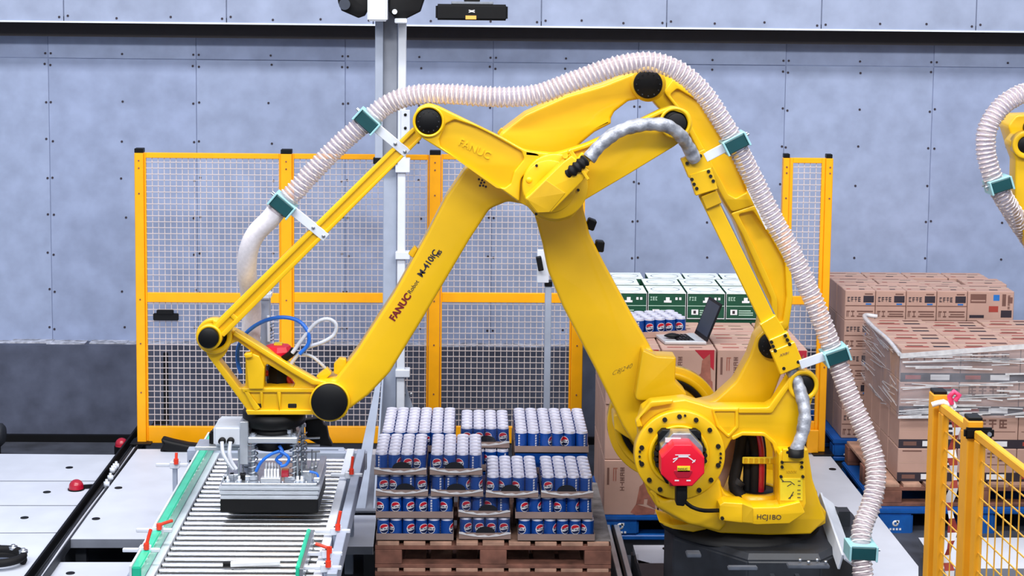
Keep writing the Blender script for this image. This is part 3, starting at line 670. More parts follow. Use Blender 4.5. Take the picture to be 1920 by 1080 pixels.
plate('motor_bracket', fillet([(1253, 890, 2), (1266, 890, 2), (1266, 912, 2), (1256, 912, 2)]), FC - .27, .05, 'red_dark', rob, bevel=.003)

# --- rear ring (J3 drive)
RR = 9.0
ringpart('rear_drive_ring', 1247, 793, 108, 70, RR, .06, 'yellow', rob, 72, .006)
ringpart('rear_ring_lip', 1247, 793, 96, 84, RR - .02, .05, 'yellow', rob, 72, .006)
ringpart('rear_ring_groove', 1247, 793, 84, 74, RR - .03, .04, 'black', rob, 60, .002)
disc('rear_ring_web', 1247, 793, 74, RR - .02, .1, 'yellow', rob, 60)

# --- lower arm
LA = 8.74
la = [(1000, 395, 8), (1012, 330, 20), (1060, 290, 30), (1090, 330, 20), (1094, 392, 10), (1106, 440, 20), (1135, 498, 30), (1190, 600, 40), (1222, 655, 10), (1240, 690, 10), (1285, 742, 30), (1300, 800, 50), (1270, 850, 50), (1200, 850, 30), (1168, 800, 20),
      (1115, 690, 60), (1055, 575, 40), (1028, 510, 30), (1018, 460, 20)]
plate('lower_arm', fillet(la), LA, .22, 'yellow', rob, bevel=.016, res=3)
plate('arm_root_block', fillet([(1205, 655, 5), (1232, 668, 4), (1268, 670, 4), (1266, 715, 8), (1288, 738, 8), (1284, 752, 5), (1240, 752, 8), (1190, 752, 10)]), LA - .10, .14, 'yellow', rob, bevel=.010)
plate('arm_root_block', fillet([(1150, 778, 6), (1165, 775, 5), (1200, 790, 5), (1190, 830, 8), (1152, 806, 6)]), LA + .06, .16, 'yellow', rob, bevel=.010)
plate('lift_lug', fillet([(1208, 652, 4), (1222, 654, 5), (1232, 676, 4), (1224, 690, 3), (1212, 672, 3)]), LA - .03, .08, 'yellow', rob, bevel=.008)
text('embossed_code', 'C8J240', .038, W(1184, 686, LA) - W(1150, 700, LA), (.3, 0, 1), W(1167, 693, LA - .001), 'ink', rob, bold=-.001)
for x, y, a_ in ((1108, 420, .35), (1124, 461, .1)):
    MB().box(W(x, y, LA + .06), (.045, .07, .055), 0, Matrix.Rotation(a_, 3, 'Y')).build('bumper_block', 'black', rob, .006, 1)

# --- upper boom
BO = 8.46
boom = [(1215, 136, 20), (1235, 150, 18), (1236, 175, 16), (1200, 186, 16), (1178, 190, 14), (1152, 210, 12), (1146, 222, 3), (1146, 232, 3), (1115, 248, 10), (1086, 272, 20), (1060, 340, 40), (1000, 400, 20), (985, 384, 10), (952, 378, 26), (918, 392, 30), (880, 450, 40),
        (790, 602, 40), (730, 700, 40), (690, 742, 20), (652, 770, 20), (612, 790, 20), (585, 760, 20), (600, 716, 14), (628, 712, 10), (668, 660, 60), (738, 552, 60), (800, 440, 60), (836, 370, 30), (872, 318, 16), (912, 290, 14), (940, 248, 8), (985, 214, 14), (1060, 180, 30), (1130, 160, 40), (1190, 136, 20)]
plate('upper_arm', fillet(boom), BO, .22, 'yellow', rob, bevel=.016, res=3)
d1 = W(826, 466, BO) - W(737, 598, BO)
up1 = Vector((-d1.z, 0, d1.x))
text('arm_lettering_red', 'FANUC', .046, d1, up1, W(751, 576, BO - .001), 'ink_red_dark', rob, bold=.0020)
text('arm_lettering_small', 'Robot', .030, d1, up1, W(775, 538, BO - .001), 'ink', rob, bold=.0)
text('arm_lettering_black', 'M-410iC', .043, d1, up1, W(803, 494, BO - .001), 'ink', rob, bold=.0012)
text('arm_lettering_black', '185', .026, d1, up1, W(823, 476, BO - .001), 'ink', rob, bold=.001)
b = MB()
for (x, y) in ((898, 336), (904, 338), (902, 343), (908, 342), (906, 348), (911, 350), (900, 348)): b.cyl(W(x, y, BO + .0005), W(x, y, BO - .001), .006, n=6)
b.build('stencil_mark', 'ink', rob)['kind'] = 'stuff'
for pts in ([(765, 476, 2), (777, 461, 2), (783, 468, 2), (774, 484, 2)], [(626, 682, 3), (636, 672, 4), (648, 674, 3), (650, 690, 3), (636, 704, 3), (626, 700, 3)], [(932, 250, 2), (940, 240, 2), (948, 246, 2), (940, 256, 2)], [(592, 706, 3), (612, 690, 3), (622, 700, 3), (606, 716, 3)]):
    plate('lug', fillet(pts), BO + .06, .05, 'yellow', rob, bevel=.003)
disc('rear_joint_ring', 1216, 158, 33, BO - .02, .04, 'yellow', rob)
disc('rear_joint_cap', 1215.5, 158, 27, BO - .05, .05, 'black', rob)
bolts('joint_screw', [(1215.5 + 22 * math.cos(k * PI / 6), 158 + 22 * math.sin(k * PI / 6)) for k in range(12)], BO - .05, .0035, rob, th=.003, m='dark', stuff=True)

# --- front triangular link
LK = 8.26
lk = [(776, 226, 28), (781, 203, 16), (803, 194, 20), (822, 200, 12), (880, 228, 60), (950, 262, 30), (985, 282, 60), (1040, 288, 60), (1098, 270, 60), (1180, 234, 60), (1238, 206, 20), (1262, 198, 30), (1292, 208, 24), (1300, 232, 24), (1290, 256, 20), (1262, 276, 30), (1180, 326, 60), (1092, 378, 20),
      (1075, 408, 26), (1040, 418, 40), (1006, 408, 16), (990, 388, 10), (972, 379, 6), (880, 314, 30), (790, 258, 14)]
plate('link_plate', fillet(lk), LK + .02, .075, 'yellow', rob, bevel=.006)
# raised rim with the long pocket
pocket = [(836, 232, 6), (852, 224, 9), (900, 240, 60), (978, 284, 8), (983, 298, 8), (964, 322, 10), (958, 344, 8), (946, 353, 8), (932, 350, 6), (826, 275, 8), (823, 262, 6)]
left_rim = [(776, 226, 28), (781, 203, 16), (803, 194, 20), (822, 200, 12), (880, 228, 60), (950, 262, 30), (985, 282, 60), (1018, 288, 20), (1000, 312, 20), (976, 335, 20), (974, 379, 3), (880, 314, 30), (790, 258, 14)]
plate('link_rim', fillet(left_rim), LK, .025, 'yellow', rob, [fillet(pocket), circ(803.5, 228, 26)], bevel=.006)
plate('link_edge_rib', fillet([(985, 283, 2), (1040, 289, 60), (1098, 271, 60), (1180, 235, 60), (1238, 207, 20), (1262, 199, 30), (1291, 209, 24), (1299, 232, 22), (1290, 255, 14), (1284, 250, 3), (1291, 232, 18), (1284, 214, 18), (1262, 207, 22), (1240, 214, 20), (1182, 242, 60), (1100, 278, 60), (1040, 297, 60), (985, 292, 3)]), LK, .025, 'yellow', rob, bevel=.005)
ringpart('link_joint_ring', 803.5, 228, 30, 25, LK - .012, .04, 'yellow', rob)
disc('link_joint_cap', 803.5, 228, 24.5, LK - .005, .04, 'black', rob)
bolts('joint_screw', [(803.5 + 19 * math.cos(k * PI / 6), 228 + 19 * math.sin(k * PI / 6)) for k in range(12)], LK - .005, .0035, rob, th=.003, m='dark', stuff=True)
MB().cyl(W(803.5, 228, LK + .08), W(803.5, 228, BO + .1), .045, n=24).build('joint_pin', 'black', rob)
ringpart('link_joint_ring', 1266, 231, 30, 24, LK - .005, .04, 'yellow', rob)
disc('link_joint_bore', 1266, 231, 24, LK + .012, .02, 'black', rob)
disc('link_joint_cap', 1269, 231, 18, LK - .012, .04, 'rubber', rob)
text('cast_lettering', 'FANUC', .05, W(950, 292, LK) - W(880, 258, LK), (.25, 0, .55), W(890, 280, LK + .018), 'yellow', rob, th=.003)
# hub disc and cable cover
ringpart('hub_disc', 1041, 350, 62, 2, LK - .03, .05, 'yellow', rob, 64, .006)
ringpart('hub_disc_step', 1030, 350, 50, 2, LK - .038, .02, 'yellow', rob, 64, .004)
cover = [(984, 372, 4), (992, 366, 3), (1056, 304, 5), (1072, 292, 3), (1106, 320, 3), (1092, 340, 3), (1034, 398, 4), (1006, 400, 4)]
plate('hub_cover', fillet(cover), LK - .17, .13, 'yellow', rob, bevel=.006)
plate('hub_cover_facet', fillet([(988, 374, 2), (1024, 338, 1), (1060, 362, 1), (1030, 398, 3), (1008, 399, 3)]), LK - .174, .01, 'yellow_edge', rob, bevel=.002)
disc('hub_stud', 992, 338, 6, LK - .045, .02, 'yellow', rob, 16)
bolts('bolt', [(1006, 310), (1005, 401), (1084, 356)], LK - .03, .007, rob)
MB().cyl(W(1060, 292, LK - .15), W(1060, 292, LK + .02), .014, n=12).build('cover_post', 'yellow', rob)
b = MB(); c = W(1093, 300, LK - .12)
b.box(c, (.055, .05, .05), 0, Matrix.Rotation(.7, 3, 'Y')); b.build('cable_clamp_block', 'yellow', rob, .004, 1)
rf_ = lambda L, t: .026 + .004 * math.sin(L * 260)
MB().tube([W(1066, 324, LK - .15), W(1076, 318, LK - .17), W(1088, 308, LK - .17), W(1098, 300, LK - .16)], .028, 14, step=.004, rf=rf_).build('cable_entry', 'rubber', rob)
MB().box(W(1074, 290, LK - .12), (.02, .06, .06), 0, Matrix.Rotation(-.6, 3, 'Y')).build('cable_bracket', 'yellow', rob, .003, 1)
MB().box(W(1097, 328, LK - .16), (.015, .05, .05), 0, Matrix.Rotation(-.6, 3, 'Y')).build('cable_bracket', 'yellow', rob, .003, 1)
# wrapped cable over the hub
wr = lambda L, t: .032 + .0012 * math.sin(L * 130) + .0016 * math.sin(L * 47 + 1)
MB().tube([W(1104, 298, LK - .15), W(1122, 276, LK - .14), (W(1152, 251, LK - .12)), W(1188, 237, LK - .1), W(1222, 233, LK - .09), W(1250, 236, LK - .09), W(1272, 250, LK - .05), W(1290, 274, LK + .02), W(1303, 300, LK + .06)], .034, 12, step=.006, rf=wr).build('wrapped_cable', 'wrap', rob)

# --- rear link (long box link on the right)
RL = 8.74
rl = [(1205, 150, 10), (1222, 128, 14), (1246, 136, 10), (1262, 146, 6), (1318, 182, 20), (1352, 232, 30), (1390, 300, 40), (1420, 375, 40), (1450, 430, 40), (1482, 485, 30), (1486, 560, 30), (1476, 632, 30), (1456, 690, 20), (1430, 690, 14), (1420, 640, 20), (1432, 580, 20), (1420, 520, 30), (1380, 420, 30), (1340, 350, 20), (1300, 290, 20), (1262, 218, 16), (1238, 206, 6), (1215, 180, 10)]
plate('rear_link', fillet(rl), RL + .02, .16, 'yellow', rob, bevel=.010)
def rimpair(o, i, name='rear_link_rim'):
    plate(name, fillet(o), RL - .005, .03, 'yellow', rob, [fillet(i)], bevel=.006)
rimpair([(1244, 172, 8), (1262, 148, 5), (1318, 184, 20), (1352, 234, 30), (1390, 302, 40), (1420, 376, 20), (1412, 386, 5), (1372, 398, 8), (1358, 376, 20), (1318, 300, 30), (1270, 206, 10)],
        [(1256, 178, 6), (1270, 166, 6), (1310, 190, 20), (1342, 238, 30), (1378, 304, 40), (1402, 360, 6), (1380, 372, 6), (1366, 364, 6), (1330, 296, 30), (1284, 212, 8)])
rimpair([(1370, 400, 5), (1412, 386, 5), (1426, 386, 5), (1452, 430, 40), (1483, 486, 30), (1487, 560, 30), (1478, 620, 30), (1450, 620, 6), (1446, 560, 30), (1428, 520, 30), (1392, 440, 20)],
        [(1384, 402, 5), (1412, 396, 5), (1446, 446, 30), (1472, 492, 30), (1475, 556, 30), (1468, 604, 8), (1458, 604, 4), (1458, 560, 30), (1438, 512, 30), (1404, 440, 20)])
MB().bar(W(1405, 352, RL - .06), W(1441, 428, RL - .06), .01, .03, up=(0, 0, 1)).build('reflector_strip', 'label', rob)
MB().cyl(W(1215.5, 158, BO + .1), W(1215.5, 158, RL + .1), .06, n=24).build('joint_pin', 'black', rob)
# parallel rod from link to base pivot, with cable covers
PRY = 8.42
MB().bar(W(1270, 240, PRY + .02), W(1508, 722, PRY + .02), .05, .045, up=(0, 1, 0)).build('parallel_rod', 'steel', rob, .005, 1)
def slab(name, x0, y0, x1, y1, w, Y, th, m='yellow', bev=.004):
    a, b_ = W(x0, y0, Y), W(x1, y1, Y)
    return MB().bar(a, b_, th, w, up=Vector((-(b_.z - a.z), 0, b_.x - a.x)).normalized()).build(name, m, rob, bev, 1)
slab('rod_cover', 1322, 360, 1448, 618, .075, PRY - .05, .03)
slab('rod_cover', 1298, 288, 1313, 324, .125, PRY - .07, .05)
slab('rod_cover', 1312, 320, 1324, 360, .112, PRY - .075, .05)
slab('rod_cover', 1328, 362, 1338, 386, .082, PRY - .065, .045, 'yellow_edge')
slab('rod_cover', 1438, 598, 1458, 632, .09, PRY - .065, .045, 'yellow')
slab('rod_cover', 1458, 628, 1470, 656, .10, PRY - .075, .05)
slab('rod_cover', 1466, 648, 1484, 692, .125, PRY - .085, .05)
bolts('bolt', [(1288, 306), (1313, 292), (1297, 336), (1301, 345), (1306, 353), (1328, 321), (1332, 330), (1337, 339)], PRY - .095, .0085, rob)
bolts('bolt', [(1446, 641), (1449, 649), (1453, 657), (1472, 629), (1476, 637), (1480, 645), (1469, 690), (1496, 678)], PRY - .1, .0085, rob)
text('embossed_code', 'XX81', .02, W(1480, 654, 8) - W(1460, 660, 8), (.3, 0, 1), W(1471, 664, PRY - .111), 'ink_brown', rob)
MB().tube([W(1484, 692, PRY - .06), W(1496, 720, PRY - .08), W(1508, 765, PRY - .13), W(1506, 805, PRY - .16), W(1493, 845, FC - .1)], .033, 12, step=.006, rf=wr).build('wrapped_cable', 'wrap', rob)
MB().lathe(W(1492, 848, FC - .1), (0, 0, 1), [(-.02, .04), (.02, .04), (.02, .0)], 16).build('cable_collar', 'black', rob)
# base pivot
ringpart('base_pivot_ring', 1507, 723, 29, 21, FC - .02, .05, 'yellow', rob)
disc('base_pivot_cap', 1508, 725, 21, FC - .005, .03, 'black', rob)
# bell crank
bc = [(1434, 616, 14), (1462, 614, 16), (1480, 640, 24), (1470, 690, 30), (1442, 764, 10), (1400, 800, 20), (1300, 800, 20), (1300, 760, 10), (1340, 752, 30), (1380, 716, 40), (1406, 668, 30), (1418, 632, 16)]
plate('bell_crank', fillet(bc), 8.53, .14, 'yellow', rob, bevel=.014, res=3)
disc('crank_joint_cap', 1447, 649, 24, 8.50, .04, 'black', rob)
bolts('joint_screw', [(1447 + 17 * math.cos(k * PI / 6), 649 + 17 * math.sin(k * PI / 6)) for k in range(12)], 8.50, .004, rob, th=.003, m='dark', stuff=True)
MB().cyl(W(1447, 649, 8.6), W(1447, 649, 8.8), .06, n=24).build('joint_pin', 'black', rob)

# --- tie rod from link to wrist
TR = 8.385
plate('tie_rod', fillet([(398, 600, 4), (406, 602, 3), (775, 238, 4), (792, 258, 4), (418, 626, 3), (404, 630, 4)]), TR + .012, .05, 'yellow', rob, bevel=.004)
plate('tie_rod_flange', fillet([(401, 612, 3), (774, 240, 3), (778, 246, 2), (409, 616, 2), (404, 618, 2)]), TR, .02, 'yellow', rob, bevel=.003)
plate('tie_rod_flange', fillet([(412, 627, 2), (786, 257, 2), (791, 260, 3), (420, 632, 3)]), TR, .02, 'yellow', rob, bevel=.003)
plate('tie_rod_stop', fillet([(428, 590, 2), (433, 584, 2), (446, 596, 2), (440, 602, 2)]), TR + .004, .02, 'yellow', rob, bevel=.002)
ringpart('tie_rod_eye', 392, 633, 24, 18, TR - .012, .06, 'yellow', rob)
disc('wrist_joint_cap', 390, 635, 19, TR - .04, .06, 'black', rob)
ringpart('wrist_joint_ring', 401, 631, 34, 24, 8.44, .06, 'yellow', rob)
disc('wrist_joint_bore', 401, 631, 25, 8.46, .03, 'black', rob)
# --- wrist frame
wf = [(430, 616, 6), (452, 628, 8), (552, 692, 30), (590, 714, 14), (618, 716, 30), (652, 740, 24), (652, 780, 20), (620, 792, 24), (586, 778, 4), (470, 776, 4), (462, 768, 6), (385, 662, 10), (392, 650, 8), (412, 660, 6), (426, 640, 4)]
wh1 = [(420, 668, 3), (432, 646, 8), (445, 640, 6), (472, 660, 3), (460, 668, 3), (460, 724, 3), (450, 728, 3), (410, 676, 3)]
wh2 = [(496, 690, 3), (500, 682, 4), (550, 712, 6), (553, 720, 3), (550, 726, 3), (494, 726, 3)]
plate('wrist_frame', fillet(wf), 8.47, .09, 'yellow', rob, [fillet(wh1), fillet(wh2)], bevel=.006)
world_plate('wrist_frame_rear', [(W(x, y, 8.47).x, W(x, y, 8.47).z) for x, y in fillet([(600, 792, 10), (470, 776, 4), (462, 768, 6), (450, 742, 4), (600, 742, 4), (640, 750, 20), (640, 780, 20)])], 8.74, .05, 'yellow', rob, bevel=.006)
plate('wrist_post', fillet([(460, 668, 3), (470, 662, 3), (486, 668, 3), (496, 690, 4), (494, 730, 3), (466, 730, 3)]), 8.44, .06, 'yellow', rob, bevel=.005)
plate('wrist_post_cap', fillet([(456, 664, 3), (472, 662, 2), (473, 670, 2), (460, 672, 3)]), 8.42, .06, 'yellow', rob, bevel=.004)
MB().bb(W(462, 0, 8.47).x, W(590, 0, 8.47).x, 8.50, 8.74, W(500, 776, 8.47).z, W(500, 770, 8.47).z).build('wrist_floor', 'yellow', rob, .004, 1)
for x0, x1, y0, y1 in ((452, 590, 728, 736), (460, 590, 769, 778), (487, 493, 735, 772), (519, 527, 734, 772)):
    plate('wrist_rib', fillet([(x0, y0, 2), (x1, y0, 2), (x1 - 2, y1, 2), (x0 + 4, y1, 2)]), 8.455, .03, 'yellow', rob, bevel=.004)
plate('wrist_rib', fillet([(456, 732, 2), (464, 732, 2), (488, 766, 2), (478, 772, 2)]), 8.455, .03, 'yellow', rob, bevel=.004)
plate('wrist_rib', fillet([(440, 620, 2), (552, 690, 30), (590, 712, 14), (612, 716, 3), (612, 722, 3), (586, 722, 14), (548, 700, 30), (436, 628, 2)]), 8.44, .04, 'yellow', rob, bevel=.005)
for x in (482, 548): plate('wrist_slot', fillet([(x - 8, 757, 2), (x + 8, 757, 2), (x + 8, 765, 2), (x - 8, 765, 2)]), 8.467, .006, 'bolt', rob, bevel=.001)
ringpart('wrist_main_ring', 618, 754, 38, 33, 8.43, .05, 'yellow', rob)
disc('wrist_main_cap', 617, 755, 34, 8.40, .06, 'black', rob, 56)
# --- wrist motor and hoses
mc = W(522, 668, 8.6)
MB().lathe(mc, (0, 0, 1), [(-.22, .06), (-.05, .06), (-.05, .052), (.01, .052), (.01, 0)], 8, smooth=False).build('wrist_motor', 'black', rob)
MB().lathe(mc, (0, 0, 1), [(.005, .07), (.03, .072), (.055, .06), (.06, .035), (.06, 0)], 8, smooth=False).build('wrist_motor_cap', 'red', rob)
MB().bb(mc.x - .02, mc.x + .02, mc.y - .02, mc.y + .02, mc.z + .06, mc.z + .068).build('motor_label', 'ylabel', rob)
MB().tube([W(498, 700, 8.58), W(515, 698, 8.58), W(535, 706, 8.58), W(548, 722, 8.58)], .016, 8).build('red_hose', 'orange_red', rob)
MB().tube([W(502, 716, 8.57), W(520, 712, 8.57), W(530, 724, 8.57)], .012, 8).build('black_hose', 'rubber', rob)
MB().tube([W(524, 678, 8.55), W(545, 664, 8.52), W(552, 655, 8.52)], .018, 8).build('cable_boot', 'black', rob)
MB().tube([W(452, 700, 8.62), W(446, 680, 8.62), W(447, 650, 8.6), W(464, 622, 8.58), W(495, 602, 8.55), W(530, 595, 8.53), W(560, 602, 8.52), W(577, 622, 8.5), (W(578, 645, 8.5)), W(562, 664, 8.5)], .010, 10).build('blue_air_tube', 'blue_tube', rob)
MB().tube([W(548, 662, 8.5), W(570, 632, 8.5), W(592, 606, 8.5), W(614, 598, 8.5), W(630, 608, 8.5), W(626, 628, 8.5), W(604, 642, 8.5), W(576, 652, 8.52), W(556, 668, 8.52), W(540, 692, 8.52)], .010, 10).build('grey_air_tube', 'grey_tube', rob)
MB().tube([W(566, 664, 8.54), W(584, 668, 8.54), W(602, 682, 8.54), W(618, 700, 8.56)], .008, 8).build('grey_air_tube', 'grey_tube', rob)
MB().lathe(W(514, 798, 8.62), (0, 0, 1), [(0, 0), (0, .12), (.02, .155), (.08, .158), (.08, 0)], 40).build('wrist_flange', 'black', rob)

# --- clear corrugated hose with clamps
def hose(parent, pts, r, m=True, pitch=.023):
    rf = lambda L, t: r * (1 + .05 * math.sin(2 * PI * L / pitch))
    MB().tube(pts, r, 18, step=pitch / 5, rf=rf).build('hose_wall', 'hose', parent)
    P = spline(pts, pitch / 7); fr_ = frames(P); hp = []; L = 0
    for k, (p, (u, w)) in enumerate(zip(P, fr_)):
        if k: L += (P[k] - P[k - 1]).length
        a_ = 2 * PI * L / pitch; hp.append(p + (u * math.cos(a_) + w * math.sin(a_)) * r * 1.03)
    b = MB(); fr2 = frames(hp); rg = [[p + (u * math.cos(q) + w * math.sin(q)) * .0046 for q in (0, PI / 2, PI, 1.5 * PI)] for p, (u, w) in zip(hp, fr2)]
    b.rings(rg, 4); return b.build('hose_helix', 'helix', parent)
def clamp(parent, x, y, Y, ang, w=.10, arm=None, label_dir=None):
    """green split clamp around the hose: ang = direction of the long (cross-hose) axis in degrees on screen"""
    c = W(x, y, Y); R = Matrix.Rotation(math.radians(ang), 3, 'Y')
    t = MB().box(c, (w * 1.05, .13, .062), 0, R).build('clamp_block', 'teal', parent, .004, 1)
    for s_ in (-1, 1): MB().box(c + R @ Vector((s_ * w * .57, 0, 0)), (.010, .14, .072), 0, R).build('clamp_end_plate', 'teal_light', t, .002, 1)
    MB().box(c + R @ Vector((0, 0, .034)), (w * 1.1, .12, .008), 0, R).build('clamp_top_plate', 'teal_light', t, .002, 1)
    for s_ in (-1, 1):
        q = c + R @ Vector((-w * .62 if label_dir is None else label_dir * w * .62, s_ * .03, .012)); MB().cyl(q - R @ Vector((.016, 0, 0)), q + R @ Vector((.016, 0, 0)), .006, n=8).build('clamp_screw', 'steel', t)
    if arm:
        a_, b_ = W(arm[0], arm[1], Y - .03), W(arm[2], arm[3], Y - .03)
        br = MB().bar(a_, b_, .012, .045, up=Vector((-(b_.z - a_.z), 0, b_.x - a_.x)).normalized()).build('bracket', 'white', t, .002, 1)
        for f in ((.62, .92) if len(arm) < 5 else ()):
            q = a_.lerp(b_, f); MB().lathe(q + Vector((0, -.006, 0)), (0, -1, 0), [(0, 0), (0, .009), (.007, .009), (.007, 0)], 6).build('bracket_bolt', 'steel', t)
hz = thing('suction_hose', 'long clear corrugated suction hose arching over the whole main robot', 'hose', tuple(W(1622, 1080, 8.0)))
HYf = 8.36
hp = [W(516, 398, 8.42), W(531, 380, 8.42), W(552, 360, 8.42), W(590, 318, 8.42), W(640, 268, 8.42), W(690, 226, 8.42), W(730, 194, 8.42), W(780, 178, 8.4), W(850, 177, 8.36), W(930, 182, 8.32), W(1000, 178, 8.3), W(1060, 158, 8.3), W(1130, 132, 8.3), W(1180, 119, 8.3),
      W(1225, 117, 8.3), W(1270, 132, 8.3), W(1310, 165, 8.32), W(1342, 208, 8.34), W(1378, 268, 8.36), W(1410, 330, 8.4), W(1450, 410, 8.4), W(1490, 485, 8.38), W(1530, 575, 8.36), W(1565, 665, 8.34), W(1592, 740, 8.3), W(1622, 810, 8.25), W(1640, 862, 8.2), W(1642, 905, 8.15), W(1632, 950, 8.1), W(1617, 990, 8.05), W(1614, 1030, 8.0), W(1620, 1095, 7.95)]
hose(hz, hp, .047)
MB().tube([W(519, 395, 8.42), W(505, 412, 8.42), W(480, 438, 8.43), W(466, 470, 8.45), (W(463, 510, 8.5)), W(468, 545, 8.58), W(472, 580, 8.66), W(470, 640, 8.7)], .048, 18).build('fabric_sleeve', 'sleeve', hz)
clamp(hz, 530, 384, 8.42, 40, arm=(548, 394, 612, 446))
clamp(hz, 688, 227, 8.42, 42, arm=(704, 238, 764, 288))
clamp(hz, 1378, 268, 8.36, -28, arm=(1362, 275, 1322, 296, 1), label_dir=1)
clamp(hz, 1566, 665, 8.34, -20, arm=(1545, 668, 1500, 684, 1), label_dir=1)
clamp(hz, 1614, 1031, 8.0, 2, w=.11, label_dir=1)
# grey nozzle post behind the wrist
t = thing('vacuum_manifold', 'white upright vacuum manifold with small fittings behind the wrist motor', 'manifold', tuple(W(490, 780, 8.72)))
MB().bb(W(482, 0, 8.72).x, W(500, 0, 8.72).x, 8.8, 8.86, W(490, 790, 8.72).z, W(490, 562, 8.72).z).build('post', 'mast', t, .004, 1)
MB().bb(W(480, 0, 8.72).x, W(503, 0, 8.72).x, 8.78, 8.87, W(490, 566, 8.72).z, W(490, 553, 8.72).z).build('head', 'white', t, .008, 2)
MB().cyl(W(484, 650, 8.78), W(484, 566, 8.78), .007, n=8).build('rod', 'white', t)
MB().cyl(W(504, 640, 8.78), W(503, 592, 8.78), .008, n=8).build('rod', 'white', t)
for k in range(6): MB().bar(W(505, 610 + k * 6, 8.78), W(514, 606 + k * 6, 8.78), .003, .003).build('spring_pin', 'dark', t)
for y in (570, 636): MB().lathe(W(484, y, 8.77), (0, 0, 1), [(-.012, 0), (-.012, .014), (.012, .014), (.012, 0)], 10).build('fitting', 'white', t)

# ================================================================== ROLLER CONVEYOR
CZ = .5
cl = lambda y: Wz(332 + (332 - 887) / 1037 * (y - 1001) * -1 * -1, y, CZ)     # left ends of the rollers
def cvx(side, Y): return (CLX if side < 0 else CRX)
CLX = Wz(332, 1001, CZ).x; CRX = Wz(603, 1000, CZ).x + .01
CY0, CY1 = 7.55, 9.72
cv = thing('roller_conveyor', 'silver roller conveyor with green side guides under the gripper', 'conveyor', ((CLX + CRX) / 2, 8.6, FZ))
k = 0; y = CY0
while y < CY1:
    b = MB(); b.cyl((CLX, y, CZ - .025), (CRX, y, CZ - .025), .0142, n=24)
    r_ = b.build('roller', 'chrome', cv)
    MB().cyl((CLX - .009, y, CZ - .025), (CRX + .009, y, CZ - .025), .006, n=8).build('axle', 'dark', r_)
    y += .0775
MB().bb(CLX - .045, CLX - .008, CY0, CY1 + .02, CZ - .13, CZ - .004).build('side_rail', 'white', cv, .003, 1)
MB().bb(CRX + .008, CRX + .05, CY0, CY1 + .02, CZ - .13, CZ + .02).build('side_rail', 'white', cv, .003, 1)
MB().bb(CRX + .075, CRX + .12, CY0, CY1 - .1, CZ - .05, CZ + .05).build('outer_rail', 'mast', cv, .003, 1)
MB().bb(CLX - .045, CRX + .12, CY1 + .0, CY1 + .05, CZ - .1, CZ + .0).build('end_plate', 'mast', cv, .003, 1)
MB().bb(CLX - .16, CLX - .06, CY0, CY1, CZ - .16, CZ - .06).build('lower_channel', 'mast', cv, .003, 1)
MB().bb(CLX - .10, CLX - .09, CY0 + .9, CY1, CZ - .06, CZ - .03).build('slide_rod', 'wood', cv)
MB().bb(CLX + .0, CRX, CY0, CY1, CZ - .075, CZ - .062).build('shade_tray', 'black', cv)  # added black tray, close below so the rollers' lower halves stay dark
for x in (CLX - .03, CRX + .03):
    for y in (CY0 + .1, 8.6, CY1 - .1): MB().bb(x - .025, x + .025, y - .025, y + .025, FZ, CZ - .13).build('leg', 'mast', cv, .003, 1)
# pushing paddle bar near the front (white angled bar across the rollers)
MB().bar(Wz(418, 1058, CZ + .01), Wz(438, 1058, CZ + .01), .02, .02).build('paddle_joint', 'black', cv, .002, 1)
MB().bar(Wz(432, 1058, CZ + .012), Wz(525, 1054, CZ + .012), .03, .02).build('paddle', 'label', cv, .003, 1)
# green guides
g0, g1 = Wz(252, 1095, CZ + .05), Wz(398, 858, CZ + .05)
GX = CLX - .065
MB().bb(GX - .018, GX + .024, CY0, 9.86, CZ + .0, CZ + .075).build('left_guide', 'green', cv, .005, 2)
MB().bb(GX - .028, GX - .018, CY0, 9.86, CZ + .005, CZ + .08).build('guide_backing', 'white', cv, .001, 1)
GX2 = Wz(578, 1010, CZ + .05).x
MB().bb(GX2 - .012, GX2 + .006, CY0, Wz(580, 998, CZ + .06).y, CZ + .01, CZ + .08).build('right_guide', 'green', cv, .004, 2)
MB().bb(GX2 + .006, GX2 + .022, CY0, Wz(580, 998, CZ + .06).y, CZ + .01, CZ + .07).build('guide_backing', 'steel', cv, .001, 1)
def holder(x, y, z, sx, lever=(0, 0, 1), L=.17, k=1):
    """guide holder: horizontal rod, upright and red clamping lever"""
    h = MB().bb(x - L * .6, x + L * .4, y - .009, y + .009, z, z + .018).build('guide_rod', 'white', cv, .003, 1)
    MB().bb(x - .012, x + .012, y - .012, y + .012, CZ - .1, z + .03).build('upright', 'mast', h, .002, 1)
    MB().bb(x - .026, x + .026, y - .02, y + .02, z - .008, z + .03).build('clamp_block', 'white', h, .004, 1)
    l = Vector(lever).normalized(); p = Vector((x + .01, y - .02, z + .03))
    MB().cyl(p - Vector((0, 0, .01)), p + Vector((0, 0, .018)), .013, n=12).build('lever_hub', 'orange_red', h)
    MB().tube([p + Vector((0, 0, .01)), p + l * .035 * k + Vector((0, 0, .016)), p + l * .066 * k + Vector((0, 0, .018))], .008, 8).build('lever', 'orange_red', h)
for (px, py, lv) in ((296, 990, (1, -.1, .25)), (272, 1027, (.3, .2, 1)), (328, 868, (0, .2, .6))):
    p = Wz(px, py, CZ + .08); holder(p.x, p.y, CZ + .06, 1, lv, k=.5 if py < 900 else 1)
for (px, py, lv) in ((614, 1026, (-1, .2, .15)), (630, 984, (.1, 0, .5)), (656, 880, (.1, .1, 1)), (612, 1052, (0, 0, .8))):
    p = Wz(px, py, CZ + .08); holder(p.x, p.y, CZ + .04, -1, lv)

